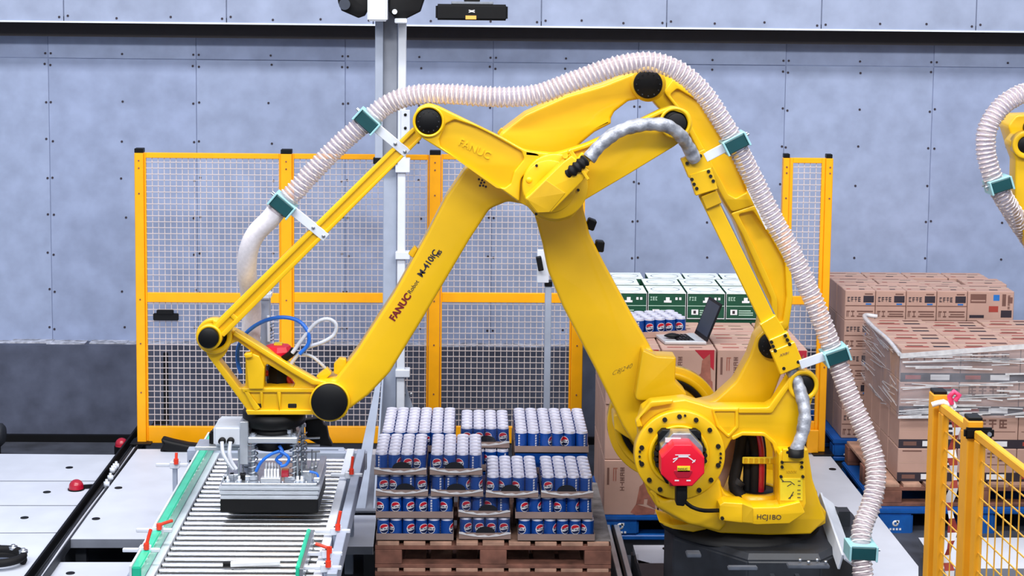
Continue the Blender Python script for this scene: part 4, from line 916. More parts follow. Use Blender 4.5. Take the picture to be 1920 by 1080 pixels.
# ================================================================== GRIPPER
def xz(px, py, Y): return W(px, py, Y)
gz0 = Wz(505, 960, .53).z
gy0 = 8.42; a0 = W(411, 950, gy0); a1 = W(598, 950, gy0)
gx0, gx1 = a0.x, a1.x; gz = a0.z - .0; gy1 = gy0 + .44
gr = thing('vacuum_gripper', 'silver and black vacuum gripper block with springs hanging from the robot wrist', 'gripper', ((gx0 + gx1) / 2, (gy0 + gy1) / 2, gz - .03))
zt_ = W(505, 912, gy0).z; zb_ = W(505, 937, gy0).z; zf = W(505, 962, gy0).z
MB().bb(gx0 + .004, gx1 - .004, gy0 + .003, gy1 - .003, zf, zb_).build('foam_pad', 'black', gr, .004, 1)
for i in range(3):
    h = (zt_ - zb_) / 3; MB().bb(gx0 + .004 * (2 - i) - .004, gx1 + .004 - .004 * (2 - i), gy0, gy1, zb_ + h * i + .001, zb_ + h * (i + 1) - .002).build('suction_plate', 'alu', gr, .004, 2)
MB().bb(gx0 + .01, gx1 - .01, gy0 + .01, gy1 - .01, zt_ - .002, zt_ + .012).build('top_plate', 'steel', gr, .003, 1)
MB().bb(gx1 - .03, gx1 + .002, gy0 + .03, gy1, zt_ + .012, zt_ + .035).build('edge_rail', 'alu', gr, .004, 1)
zp0, zp1 = W(520, 828, 8.5).z, W(520, 817, 8.5).z
MB().bb(W(463, 0, 8.5).x, W(558, 0, 8.5).x, 8.46, 8.78, zp0, zp1).build('carrier_plate', 'alu', gr, .004, 1)
MB().bb(W(480, 0, 8.5).x, W(545, 0, 8.5).x, 8.52, 8.72, zp1, zp1 + .03).build('mounting_ring', 'steel', gr, .006, 1)
MB().bb(W(455, 0, 8.7).x, W(462, 0, 8.5).x, 8.5, 8.8, zp0 - .12, zp1 + .07).build('side_plate', 'alu', gr, .004, 1)
MB().lathe(W(514, 826, 8.6), (0, 0, 1), [(-.03, .0), (-.03, .10), (.05, .11), (.08, .11), (.08, 0)], 32).build('swivel', 'black', gr)
def spring(x, y, z0, z1, r=.022, n=6):
    pts = []
    for k in range(n * 10 + 1):
        a_ = 2 * PI * k / 10; pts.append((x + r * math.cos(a_), y + r * math.sin(a_), z0 + (z1 - z0) * k / (n * 10)))
    s_ = MB().cyl((x, y, z0 - .01), (x, y, z1 + .05), .010, n=10).build('guide_pin', 'steel', gr)
    b = MB(); fr_ = frames([Vector(p) for p in pts])
    b.rings([[Vector(p) + (u * math.cos(q) + w * math.sin(q)) * .0042 for q in (0, PI / 2, PI, 1.5 * PI)] for p, (u, w) in zip(pts, fr_)], 4)
    b.build('spring', 'steel', s_)
    MB().cyl((x, y, z1 + .03), (x, y, z1 + .045), .02, n=6).build('nut', 'steel', s_)
    MB().cyl((x, y, z0 - .015), (x, y, z0), .026, n=16).build('washer', 'alu', s_)
for px, yy in ((475, 8.5), (552, 8.5), (466, 8.74), (567, 8.70)):
    x = W(px, 860, yy).x; spring(x, yy, zt_ + .03, zp0 - .005)
cxr = gr
MB().bb(W(494, 0, 8.5).x, W(523, 0, 8.5).x, 8.47, 8.53, zt_ + .012, W(508, 894, 8.5).z).build('valve_base', 'label', gr, .003, 1)
for i in range(5):
    x = W(496 + i * 6, 0, 8.5).x
    v = MB().bb(x - .006, x + .006, 8.465, 8.53, W(508, 894, 8.5).z, W(508, 877, 8.5).z).build('valve', 'label', gr, .002, 1)
    MB().lathe((x, 8.5, W(508, 877, 8.5).z), (0, 0, 1), [(0, 0), (0, .006), (.02, .006), (.028, .003), (.028, 0)], 8).build('valve_knob', 'label', v)
MB().bb(W(526, 0, 8.5).x, W(540, 0, 8.5).x, 8.48, 8.52, W(508, 893, 8.5).z, W(508, 880, 8.5).z).build('red_fitting', 'red_dark', gr, .003, 1)
MB().bb(W(488, 0, 8.5).x, W(526, 0, 8.5).x, 8.44, 8.5, zt_ + .012, zt_ + .035).build('valve_plate', 'alu', gr, .002, 1)
zz = lambda px, py, Y=8.47: W(px, py, Y)
MB().tube([zz(480, 884), zz(490, 866), zz(508, 852), zz(524, 846)], .008, 8).build('blue_air_tube', 'blue_tube', gr)
MB().tube([zz(524, 846), zz(538, 854), zz(542, 862), zz(536, 872), zz(526, 874)], .008, 8).build('blue_air_tube', 'blue_tube', gr)
MB().tube([zz(524, 836, 8.5), zz(530, 850, 8.48), zz(518, 862, 8.48), zz(528, 870, 8.48)], .009, 8).build('blue_air_tube', 'blue_tube', gr)
MB().tube([zz(580, 884), zz(594, 888), zz(596, 898), zz(588, 902)], .006, 8).build('blue_air_tube', 'blue_tube', gr)
for (px, py, h, yy, r) in ((427, 896, .09, 8.46, .004), (448, 904, .16, 8.46, .005), (558, 900, .12, 8.46, .005), (566, 904, .1, 8.46, .004), (455, 880, .15, 8.6, .005), (585, 850, .09, 8.7, .004), (592, 852, .07, 8.72, .004), (574, 855, .08, 8.66, .004)):
    x = W(px, py, yy).x; MB().cyl((x, yy, zt_ + .01), (x, yy, zt_ + .02 + h), r, n=8).build('rod', 'steel', gr)
    MB().lathe((x, yy, zt_ + .012), (0, 0, 1), [(0, 0), (0, .014), (.012, .014), (.012, .008), (.03, .008), (.03, 0)], 8).build('rod_seat', 'alu', gr)
for (px, py, w, d_, h, m) in ((440, 903, .05, .03, .03, 'steel'), (470, 906, .07, .03, .022, 'alu'), (455, 908, .03, .04, .03, 'black'), (545, 905, .06, .04, .02, 'steel'), (575, 905, .04, .03, .03, 'black'), (582, 897, .03, .03, .04, 'label'), (424, 900, .03, .05, .02, 'alu'), (575, 880, .06, .05, .05, 'steel'), (430, 885, .05, .05, .03, 'steel'), (560, 885, .03, .06, .045, 'dark')):
    p = W(px, py, 8.5); MB().bb(p.x - w / 2, p.x + w / 2, 8.5 - d_ / 2, 8.5 + d_ / 2, zt_ + .01, zt_ + .012 + h).build('fitting', m, gr, .003, 1)
for px in range(420, 600, 22):
    p = W(px, 909, gy0 + .03); MB().lathe((p.x, gy0 + .03, zt_ + .012), (0, 0, 1), [(0, 0), (0, .007), (.006, .007), (.006, 0)], 6).build('bolt', 'steel', gr)
# tension rails on the right
for i, y in enumerate((822, 836, 848)):
    MB().bar(W(556, y, 8.74), W(600, y - 1, 8.74), .01, .01).build('tie_bar', 'alu', gr, .002, 1)
# grey cover box on the left with two hoses
bx = W(425, 810, 8.6)
t_ = MB().bb(W(400, 0, 8.6).x, W(455, 0, 8.6).x, 8.5, 8.72, W(425, 838, 8.5).z, W(425, 800, 8.5).z)
bxo = t_.build('cover_box', 'white', gr, .012, 3)
for px in (417, 433): MB().lathe(W(px, 826, 8.5), (0, -1, 0), [(0, 0), (0, .018), (.02, .018), (.02, 0)], 16).build('hose_gland', 'black', bxo)
for px, q in ((416, ((418, 850), (428, 868), (438, 880))), (432, ((430, 850), (434, 866), (443, 880)))):
    MB().tube([W(px, 828, 8.47)] + [W(a_, b_, 8.45) for a_, b_ in q], .010, 8).build('flex_hose', 'grey_tube', bxo)
MB().bb(W(362, 0, 8.6).x, W(458, 0, 8.6).x, 8.55, 8.7, W(425, 845, 8.55).z, W(425, 838, 8.55).z).build('support_arm', 'alu', gr, .003, 1)
MB().bb(W(386, 0, 8.6).x, W(402, 0, 8.6).x, 8.6, 8.68, W(425, 842, 8.55).z, W(425, 815, 8.55).z).build('hose_fitting', 'black', gr, .01, 2)
plate('rubber_cover', fillet([(571, 788, 3), (602, 784, 3), (606, 796, 4), (612, 800, 3), (616, 822, 3), (624, 838, 3), (600, 836, 4), (573, 822, 4)]), 8.78, .06, 'black', gr, bevel=.01)

# end frame of the conveyor behind the gripper
t = thing('end_bracket', 'grey angle bracket frame behind the gripper at the conveyor end', 'bracket', tuple(Wz(610, 858, FZ)))
Yb = 9.85
MB().bb(W(345, 0, Yb).x, W(400, 0, Yb).x, Yb - .02, Yb + .02, W(370, 866, Yb).z, W(370, 842, Yb).z).build('left_plate', 'mast', t, .003, 1)
MB().bb(W(345, 0, Yb).x, W(645, 0, Yb).x, Yb + .02, Yb + .05, W(500, 852, Yb).z, W(500, 842, Yb).z).build('cross_bar', 'mast', t, .003, 1)
MB().bb(W(635, 0, Yb).x, W(648, 0, Yb).x, Yb - .02, Yb + .02, FZ, W(640, 842, Yb).z).build('right_post', 'mast', t, .003, 1)
MB().bb(W(348, 0, Yb).x, W(360, 0, Yb).x, Yb - .02, Yb + .02, FZ, W(370, 860, Yb).z).build('left_post', 'mast', t, .003, 1)
# lime shell at lower edge
p = Wz(626, 1086, .6)
t = thing('cap_shell', 'bright lime rounded shell peeking in at the bottom edge beside the conveyor', 'helmet', (p.x, p.y, .43))
MB().lathe((p.x, p.y, .52), (0, 0, 1), [(0, .08), (.02, .078), (.045, .065), (.062, .04), (.07, .012), (.07, 0)], 28).build('shell', 'lime', t)
MB().bb(p.x - .05, p.x + .05, p.y - .04, p.y + .04, FZ, .52).build('stand', 'dark', t)

# ================================================================== CAN PALLET
PYF = 8.84; DZ = .27
px0 = W(703, 1046, PYF).x; px1 = W(1146, 1052, PYF).x
def wooden_pallet(label, x0, x1, y0, y1, ztop, group=None, board='wood_l', m='wood', slats=9):
    t = thing('wooden_pallet', label, 'pallet', ((x0 + x1) / 2, (y0 + y1) / 2, ztop - .14), group)
    w = (x1 - x0); 
    for i in range(slats):
        a = x0 + w * i / slats + .012; MB().bb(a, a + w / slats - .024, y0, y1, ztop - .02, ztop).build('board', board, t, .002, 1)
    for y in (y0, (y0 + y1) / 2 - .05, y1 - .1):
        MB().bb(x0, x1, y, y + .1, ztop - .042, ztop - .0205).build('cross_board', m, t, .002, 1)
        for x in (x0, (x0 + x1) / 2 - .07, x1 - .14):
            MB().bb(x, x + .14, y, y + .1, ztop - .12, ztop - .0425).build('block', m, t, .003, 1)
        MB().bb(x0, x1, y, y + .1, ztop - .14, ztop - .1205).build('skid', m, t, .002, 1)
    return t
wooden_pallet('wooden pallet directly under the stacked cola can trays', px0, px1, PYF, PYF + 1.1, DZ)
wooden_pallet('lower wooden pallet of the pair carrying the cola cans, below the frame edge', px0, px1, PYF, PYF + 1.1, DZ - .1405)
wooden_pallet('lowest wooden pallet of the can stack, standing on the floor', px0, px1, PYF, PYF + 1.1, DZ - .281)
g = MB().bb(px1 - .12, px1, PYF + .02, PYF + 1.08, DZ, DZ + .004).build('slip_sheet', 'board'); tag(g, 'worn grey sheet lying on the right edge of the can pallet', 'sheet')
LH = (W(900, 880, PYF).z - W(900, 1046, PYF).z) / 4
PIT = .0662
def make_can():
    b = MB(); h = LH - .006; r = PIT / 2 - .0006; n = 20
    b.lathe((0, 0, 0), (0, 0, 1), [(0, 0), (0, r * .76), (.008, r)], n, 2)
    b.lathe((0, 0, 0), (0, 0, 1), [(.008, r), (h - .011, r)], n, 0)
    b.lathe((0, 0, 0), (0, 0, 1), [(h - .011, r), (h - .003, r * .92), (h, r * .93), (h, r * .87), (h - .0035, r * .84), (h - .0035, 0)], n, 2)
    # round emblem wrapped on the body: red top, white wave, blue bottom
    R = .026; zc = h * .52; e = .0005
    def pt(u, v, k=1): a_ = u / r - PI / 2; return ((r + e * k) * math.cos(a_), (r + e * k) * math.sin(a_), zc + v)
    def patch(f0, f1, mi, k, N=12, rr=R):
        us = [-rr + 2 * rr * i / N for i in range(N + 1)]; vs = []; fs = []
        for u in us:
            c = math.sqrt(max(0, rr * rr - u * u)); vs += [pt(u, max(-c, min(c, f0(u, c))), k), pt(u, max(-c, min(c, f1(u, c))), k)]
        for i in range(N): fs.append((2 * i, 2 * i + 2, 2 * i + 3, 2 * i + 1))
        b.add(vs, fs, mi, True)
    patch(lambda u, c: -c, lambda u, c: c, 1, 1)
    patch(lambda u, c: .007 + .003 * math.sin(u * 120), lambda u, c: c, 3, 2, rr=R * .9)
    patch(lambda u, c: -c, lambda u, c: -.009 + .002 * math.sin(u * 120), 4, 2, rr=R * .9)
    for i in range(5):           # lettering strokes across the white band
        u = -.017 + i * .0085
        b.add([pt(u - .0018, -.005, 3), pt(u + .0018, -.005, 3), pt(u + .0018, .004, 3), pt(u - .0018, .004, 3)], [(0, 1, 2, 3)], 4)
        b.add([pt(u + .0018, -.001, 3), pt(u + .005, -.001, 3), pt(u + .005, .004, 3), pt(u + .0018, .004, 3)], [(0, 1, 2, 3)], 4) if i % 2 == 0 else None
    # upright word on the back quarter
    for i in range(5):
        a_ = 2.0; v = -.03 + i * .014
        for (u0, u1, v0, v1) in ((0, .003, 0, .010), (.003, .009, .007, .010), (.003, .009, .002, .005)):
            q = lambda u, w: ((r + e) * math.cos(u / r + a_), (r + e) * math.sin(u / r + a_), zc + v + w)
            b.add([q(u0, v0), q(u1, v0), q(u1, v1), q(u0, v1)], [(0, 1, 2, 3)], 1)
    me = b.mesh()
    for m in ('can_blue', 'can_white', 'can_top', 'can_red', 'can_navy'): me.materials.append(M[m])
    me.name = 'can'; return me
CAN = make_can()
def can_tray(nx, ny, x, y, z, label, canlabel, group, rows=None, film=True, rot=0, cans=True):
    """tray with nx by ny cans; rows = how many rows from the front hold visible cans"""
    w, d = nx * PIT + .006, ny * PIT + .006
    t = thing('can_tray', label, 'tray', (x, y, z), 'cardboard trays of cola cans on the pallet')
    b = MB(); hh = .036; k = .003
    b.bb(0, w, 0, k, 0, hh); b.bb(0, w, d - k, d, 0, hh); b.bb(0, k, k, d - k, 0, hh); b.bb(w - k, w, k, d - k, 0, hh); b.bb(0, w, 0, d, 0, .002)
    me = b.mesh(); me.materials.append(M['carton_tray']); o = bpy.data.objects.new('tray_wall', me); C.objects.link(o); o.parent = t
    if film:
        fm = MB(); h = LH - .004; n = 14; e = .004
        pts = []
        for i in range(n + 1):
            u = w * i / n; s_ = math.sin(PI * i / n)
            pts.append((u, -e - .003 * s_, hh - .004 - .018 * s_)); pts.append((u, -e - .003 * s_, hh + .006 - .018 * s_ + .004 * math.sin(i * 2.1)))
        fm.add(pts, [(2 * i, 2 * i + 2, 2 * i + 3, 2 * i + 1) for i in range(n)], 0, True)
        o = bpy.data.objects.new('film_shine_arc', fm.mesh()); o.data.materials.append(M['film_hi']); C.objects.link(o); o.parent = t  # white curved strip paints the shine across the film front
        fm = MB(); fm.add([(.004, -.0012, hh), (w - .004, -.001, hh), (w - .004, -.001, h - .02), (.004, -.001, h - .02), (w - .004, .012, h), (.004, .012, h)], [(0, 1, 2, 3), (3, 2, 4, 5)], 0)
        o = bpy.data.objects.new('shrink_film', fm.mesh()); o.data.materials.append(M['shrink']); C.objects.link(o); o.parent = t
        fm = MB(); c = w * .5 + random.uniform(-.01, .02); vs = [(c, -.0016, hh)] + [(c + .05 * math.cos(q), -.0016, hh + .034 * math.sin(q)) for q in [PI * i / 14 for i in range(15)]]
        fm.add(vs, [(0, i, i + 1) for i in range(1, 15)], 0)
        o = bpy.data.objects.new('film_print', fm.mesh()); o.data.materials.append(M['film_print']); C.objects.link(o); o.parent = t
    j0 = (rows if cans and rows is not None else (ny if cans else 0))
    if j0 < ny:
        fb = MB().bb(.006, w - .006, .004 + j0 * PIT, d - .004, .002, LH - .006); me = fb.mesh(); me.materials.append(M['can_blue']); o = bpy.data.objects.new('can_pack', me); C.objects.link(o); o.parent = t; o['kind'] = 'stuff'
    if cans:
        for j in range(ny):
            if rows is not None and j >= rows: continue
            for i in range(nx):
                c = bpy.data.objects.new('drink_can', CAN); C.objects.link(c)
                c.location = (x + .003 + (i + .5) * PIT, y + .003 + (j + .5) * PIT, z + .0025); c.rotation_euler.z = random.choice([0, .5, -.6, 2.2, 3.0, 1.2, -1.0, .2])
                tag(c, canlabel.replace('@', ['front', 'second', 'third', 'fourth', 'fifth', 'sixth'][j] + '-row can ' + ['one', 'two', 'three', 'four', 'five', 'six'][i] + ' from the left'), 'can', group)
    return t
x0 = px0 + .003; Wp = W(1110, 1046, PYF).x - x0
W6, W4 = 6 * PIT + .006, 4 * PIT + .006; D6, D4 = W6, W4
gap = (Wp - 2 * W6 - W4) / 2
XA = [x0, x0 + W6 + gap, x0 + W6 + W4 + 2 * gap]
gap4 = (Wp - 4 * W4) / 3; XB = [x0 + i * (W4 + gap4) for i in range(4)]
side = ['left', 'middle', 'right']
lay = ['bottom', 'second', 'third', 'top']
for L in (0, 1):
    z = DZ + .005 + L * LH
    for i, nx in enumerate((6, 4, 6)):
        dx = [.002, .004, .014][i] if L == 0 else 0
        can_tray(nx, 4 if nx == 6 else 6, XA[i] + dx, PYF + .01 + (.0 if nx == 6 else .02), z, f'{lay[L]}-layer cola can tray at the front {side[i]} of the pallet',
                 f'blue cola, @, front {side[i]} tray of the {lay[L]} layer', f'cans in the front {side[i]} tray, {lay[L]} layer', rows=1, film=(nx == 4))
    for i, nx in enumerate((6, 4, 6)):      # second file and back file, only their trays carry the load
        yy = PYF + .02 + (D4 + .005 if nx == 6 else D6 + .03)
        can_tray(nx, 4, XA[i], yy, z, f'{lay[L]}-layer cola can tray hidden behind the front {side[i]} one', '', '', film=False, cans=False)
z = DZ + .005 + 2 * LH
nm4 = ['far left', 'centre left', 'centre right', 'far right']
for i in range(4):
    can_tray(4, 6, XB[i], PYF + (.004 if i < 2 else -.012), z, f'third-layer cola can tray at the front, {nm4[i]} of four', f'blue cola, @, {nm4[i]} front tray, third layer',
             f'cans in the {nm4[i]} front tray, third layer', rows=(1 if i < 2 else 6))
yb = PYF + D6 + .03
for i, nx in enumerate((6, 4, 6)):
    can_tray(nx, 4 if nx == 6 else 6, XA[i] + .003, yb + (0 if nx == 6 else .05), z, f'third-layer cola can tray behind the front row, {side[i]}', f'blue cola, @, {side[i]} rear tray, third layer',
             f'cans in the {side[i]} rear tray, third layer', rows=1 if i == 1 else 0, film=False, cans=(i == 1))
z = DZ + .005 + 3 * LH
for i in range(2):
    can_tray(4, 6, XB[i] - (.008 if i == 0 else .006), PYF - .01, z, f'top-layer cola can tray at the front, {"outer left" if i == 0 else "second from left"}', f'blue cola, @, {"outer left" if i == 0 else "second"} front tray, top layer',
             f'cans in the {"outer left" if i == 0 else "second"} front tray, top layer', rows=6)
for i, nx in enumerate((6, 4, 6)):
    for j in range(1 if nx == 4 else 2):
        wh = ('rear left', 'rear middle', 'rear right')[i] + ('' if nx == 4 else (', nearer' if j == 0 else ', farther'))
        can_tray(nx, 6 if nx == 4 else 4, XA[i] + .004, yb + (.09 if nx == 4 else j * (D4 + .004)) , z, f'top-layer cola can tray at the {wh} position', f'blue cola, @, top layer tray, {wh}',
                 f'cans in the top layer tray, {wh}', film=(nx == 4))
hid = thing('can_tray', 'third-layer cola can tray in the far back row of the pallet', 'tray', (x0, yb + D4 + .006, DZ + .005 + 2 * LH))
for X_ in (XA[0], XA[2]):
    b = MB().bb(X_, X_ + W6, yb + D4 + .006, yb + 2 * D4, DZ + .005 + 2 * LH, DZ + 3 * LH); b.build('tray_block', 'carton_tray', hid)

# ================================================================== CARTONS
def carton(name, label, cat, group, x0, x1, y0, y1, z0, z1, m='carton', prints=None, top=None):
    t = thing(name, label, cat, ((x0 + x1) / 2, (y0 + y1) / 2, z0), group)
    g = .002
    MB().bb(x0 + g, x1 - g, y0 + g, y1 - g, z0, z1 - .0015).build('box', m, t, .004, 1)
    tp = MB().bb((x0 + g), (x1 - g), (y0 + y1) / 2 - .012, (y0 + y1) / 2 + .012, z1 - .0015, z1 - .0008); tp.build('tape', 'tape', t)
    if prints:
        b = MB(); mats = []
        for kk, (u0, v0, u1, v1, mm) in enumerate(prints):       # front face, fractions of width/height
            if mm not in mats: mats.append(mm)
            w, h = x1 - x0, z1 - z0; yf = y0 + g - .0006 - .00006 * kk
            b.add([(x0 + u0 * w, yf, z0 + v0 * h), (x0 + u1 * w, yf, z0 + v0 * h), (x0 + u1 * w, yf, z0 + v1 * h), (x0 + u0 * w, yf, z0 + v1 * h)], [(0, 1, 2, 3)], mats.index(mm))
        o = b.build('print', mats, t); o['kind'] = 'stuff'
    if top:
        b = MB(); mats = []
        for (u0, v0, u1, v1, mm) in top:
            if mm not in mats: mats.append(mm)
            w, d = x1 - x0, y1 - y0; z = z1 - .0003
            b.add([(x0 + u0 * w, y0 + v0 * d, z), (x0 + u1 * w, y0 + v0 * d, z), (x0 + u1 * w, y0 + v1 * d, z), (x0 + u0 * w, y0 + v1 * d, z)], [(0, 1, 2, 3)], mats.index(mm))
        o = b.build('top_print', mats, t); o['kind'] = 'stuff'
    return t
def glyphs(x, y, w, h, n, m, vertical=False, seed=0):
    """rows of square printed characters, as strokes"""
    R = random.Random(seed); out = []
    for i in range(n):
        cx_ = x + (w / n) * i if not vertical else x; cy_ = y if not vertical else y + (h / n) * i
        cw = w / n * .72 if not vertical else w; chh = h if not vertical else h / n * .72
        out.append((cx_, cy_ + chh * .8, cx_ + cw, cy_ + chh, m)); out.append((cx_, cy_, cx_ + cw, cy_ + chh * .18, m)) if R.random() < .7 else None
        out.append((cx_ + cw * .4, cy_, cx_ + cw * .6, cy_ + chh, m))
        if R.random() < .6: out.append((cx_, cy_ + chh * .42, cx_ + cw, cy_ + chh * .56, m))
        if R.random() < .5: out.append((cx_, cy_, cx_ + cw * .18, cy_ + chh, m))
    return out

def plastic_pallet(label, x0, x1, y0, y1, z0, z1, group='blue plastic pallets'):
    t = thing('plastic_pallet', label, 'pallet', ((x0 + x1) / 2, (y0 + y1) / 2, z0), group)
    MB().bb(x0, x1, y0, y1, z1 - .03, z1).build('deck', 'pallet_blue', t, .006, 2)
    for yy in (y0, (y0 + y1) / 2 - .06, y1 - .12):
        for xx in (x0, (x0 + x1) / 2 - .11, x1 - .22):
            MB().bb(xx, xx + .22, yy, yy + .12, z0 + .03, z1 - .03).build('block', 'pallet_blue', t, .012, 2)
        MB().bb(x0, x1, yy, yy + .12, z0, z0 + .03).build('skid', 'pallet_blue', t, .006, 1)
    b = MB()
    for xx in (x0 + .11,):
        c = Vector((xx, y0 - .001, (z0 + z1) / 2 + .01))
        b.lathe(c, (0, -1, 0), [(0, .009), (0, .02), (.0008, .02), (.0008, .009)], 16)
        for i in range(4): b.bb(xx - .036 + .02 * i, xx - .024 + .02 * i, y0 - .0018, y0 - .0005, c.z - .042, c.z - .03)
        b.bb(xx + .006, xx + .024, y0 - .0018, y0 - .0005, c.z + .004, c.z + .02)
    b.build('emblem', 'label', t)['kind'] = 'stuff'
    return t
# --- centre stack behind the robot (tea-coloured cartons with ship print)
SYF = 9.95
sx0 = W(1131, 960, SYF).x; sz0 = zat(1012, SYF, 1200); sz1 = zat(966, SYF, 1200)
plastic_pallet('blue plastic pallet left of the robot pedestal under the ship-print cartons', sx0 - .01, sx0 + 1.19, SYF - .01, SYF + .825, sz0, sz1)
b = MB().bb(sx0 - .02, sx0 + 1.21, SYF + .0, SYF + 1.6, FZ, sz0 - .001).build('pallet_plinth', 'dark'); tag(b, 'low dark platform under the blue plastic pallet and ship-print cartons', 'platform')
CW = [.32, .32, .32, .205]; CXS = [0, .325, .65, .975]; cw = .32; chh = (zat(655, SYF, 1280) - sz1) / 3
def shipcarton(label, x, y, z, flip, top, cw=.32):
    P = glyphs(.72 if flip else .10, .62, .2, .2, 1, 'ink_brown', seed=3) if False else []
    P += [(.06, .55, .10, .86, 'ink_brown'), (.17, .62, .19, .86, 'ink_ship'), (.21, .62, .23, .86, 'ink_ship'), (.17, .84, .25, .86, 'ink_ship')]
    P += glyphs(.30, .45, .08, .44, 5, 'ink_brown', vertical=True, seed=5)
    t = carton('carton', label, 'box', 'ship-print cartons behind the robot', x, x + cw, y, y + .27, z, z + chh, 'carton', P,
               top=([(.12, .2 + .35 * k, .42, .26 + .35 * k, 'ink_rust') for k in range(2)] + [(.52, .2 + .35 * k, .76, .25 + .35 * k, 'ink_brown') for k in range(2)]) if top else None)
    # brown sailing ship silhouette and red corner
    g = .002; b = MB(); yy = y + g - .0008
    f = lambda u, v: (x + u * cw, yy, z + v * chh)
    for kk, pl in enumerate(([(.50, .05), (.60, .2), (.96, .1), (.94, .02), (.6, .0)], [(.6, .2), (.66, .52), (.78, .62), (.74, .2)], [(.70, .3), (.74, .8), (.88, .92), (.92, .3)], [(.8, .2), (.84, .5), (.94, .42), (.95, .12)])):
        b.add([Vector(f(u, v)) - Vector((0, .0002 * kk, 0)) for u, v in pl], [tuple(range(len(pl)))], 0)
    b.add([f(.60, .99), f(.96, .99), f(.96, .62)][:3], [(0, 1, 2)], 1)
    o = b.build('ship_print', ['ink_ship', 'ink_red'], t); o['kind'] = 'stuff'
    return t
for L in range(3):
    for i in range(4):
        x = sx0 + CXS[i]
        lab = f'ship-print brown carton, {["bottom", "middle", "top"][L]} layer front, {["first", "second", "third", "fourth"][i]} from the left'
        shipcarton(lab, x, SYF + (.006 if L == 1 else 0), sz1 + L * chh, i % 2, L == 2, CW[i])
for j in (1, 2):
    for i in range(4):
        lab = f'ship-print brown carton on top, {["middle", "rear"][j - 1]} row, {["first", "second", "third", "fourth"][i]} from the left'
        for L in (0, 1, 2):
            if L == 2: shipcarton(lab, sx0 + CXS[i], SYF + j * .275, sz1 + L * chh, 0, True, CW[i])
            elif i in (0,): shipcarton(lab.replace('on top', 'in the ' + ['bottom', 'middle'][L] + ' layer'), sx0 + i * (cw + .006), SYF + j * .275, sz1 + L * chh, 0, False)
topz = sz1 + 3 * chh
b = thing('carton_block', 'hidden cartons inside the ship-print stack that carry its rear top rows', 'box', (sx0 + .8, SYF + .55, sz1))
MB().bb(sx0 + cw + .01, sx0 + 1.175, SYF + .28, SYF + .82, sz1, sz1 + 2 * chh - .001).build('box', 'carton_d', b, .004, 1)
# green and white cartons behind
GYF = SYF + .84
gz0, gz1 = zat(598, GYF, 1300), zat(549, GYF, 1300)
gx = W(1142, 560, GYF).x
b = thing('carton_block', 'hidden carton tower that carries the green and white cartons', 'box', (gx + .5, GYF + .4, sz0))
MB().bb(gx, gx + 1.0, GYF + .01, GYF + .75, sz0, gz0 - .001).build('box', 'green_box', b, .004, 1)
gw = .238
for j in range(3):
    for i in range(4):
        xx = gx + i * (gw + .008) + (j == 2) * .05 - .0; y = GYF + j * .25 + (.02 if j == 1 else 0)
        if j and i == 0: xx -= .02
        tt = f'white-topped green carton, {["front", "middle", "rear"][j]} row, {["first", "second", "third", "fourth", "fifth"][i]} from the left'
        P = glyphs(.06, .70, .2, .14, 3, 'pale_green', seed=i) + [(.42, .62, .62, .70, 'label'), (.47, .70, .57, .82, 'label'), (.72, .72, .78, .82, 'label'), (.82, .72, .88, .82, 'label'), (.0, .485, 1, .51, 'pale_green'),
             (.12, .16, .30, .36, 'label'), (.17, .2, .24, .32, 'ink'), (.34, .14, .72, .18, 'pale_green'), (.34, .22, .72, .26, 'pale_green'), (.34, .30, .66, .34, 'pale_green'), (-.0, 0, .012, 1, 'label'), (.988, 0, 1, 1, 'label'), (0, .96, 1, 1, 'white_box'), (0, 0, 1, .03, 'label')]
        t = carton('carton', tt, 'box', 'white-topped green cartons behind the laptop', xx, xx + gw, y, y + .245, gz0, gz1, 'green_box', P if j == 0 else None)
        b = MB().bb(xx + .003, xx + gw - .003, y + .003, y + .242, gz1 - .0008, gz1 + .0006); b.build('white_top', 'white_box', t)
        b = MB(); cx_, cy_ = xx + gw * .5, y + .12
        for r in (.09, .082): pass
        rg = [[Vector((cx_ + rr * math.cos(q) * 1.1, cy_ + rr * math.sin(q) * .9, gz1 + .001)) for q in [2 * PI * k / 24 for k in range(24)]] for rr in (.085, .078)]
        b.rings(rg, 24, smooth=False); b.bb(xx + .03, xx + .09, y + .03, y + .034, gz1, gz1 + .0012); b.bb(xx + .18, xx + .23, y + .19, y + .194, gz1, gz1 + .0012)
        b.build('top_print', 'mast_d', t)['kind'] = 'stuff'
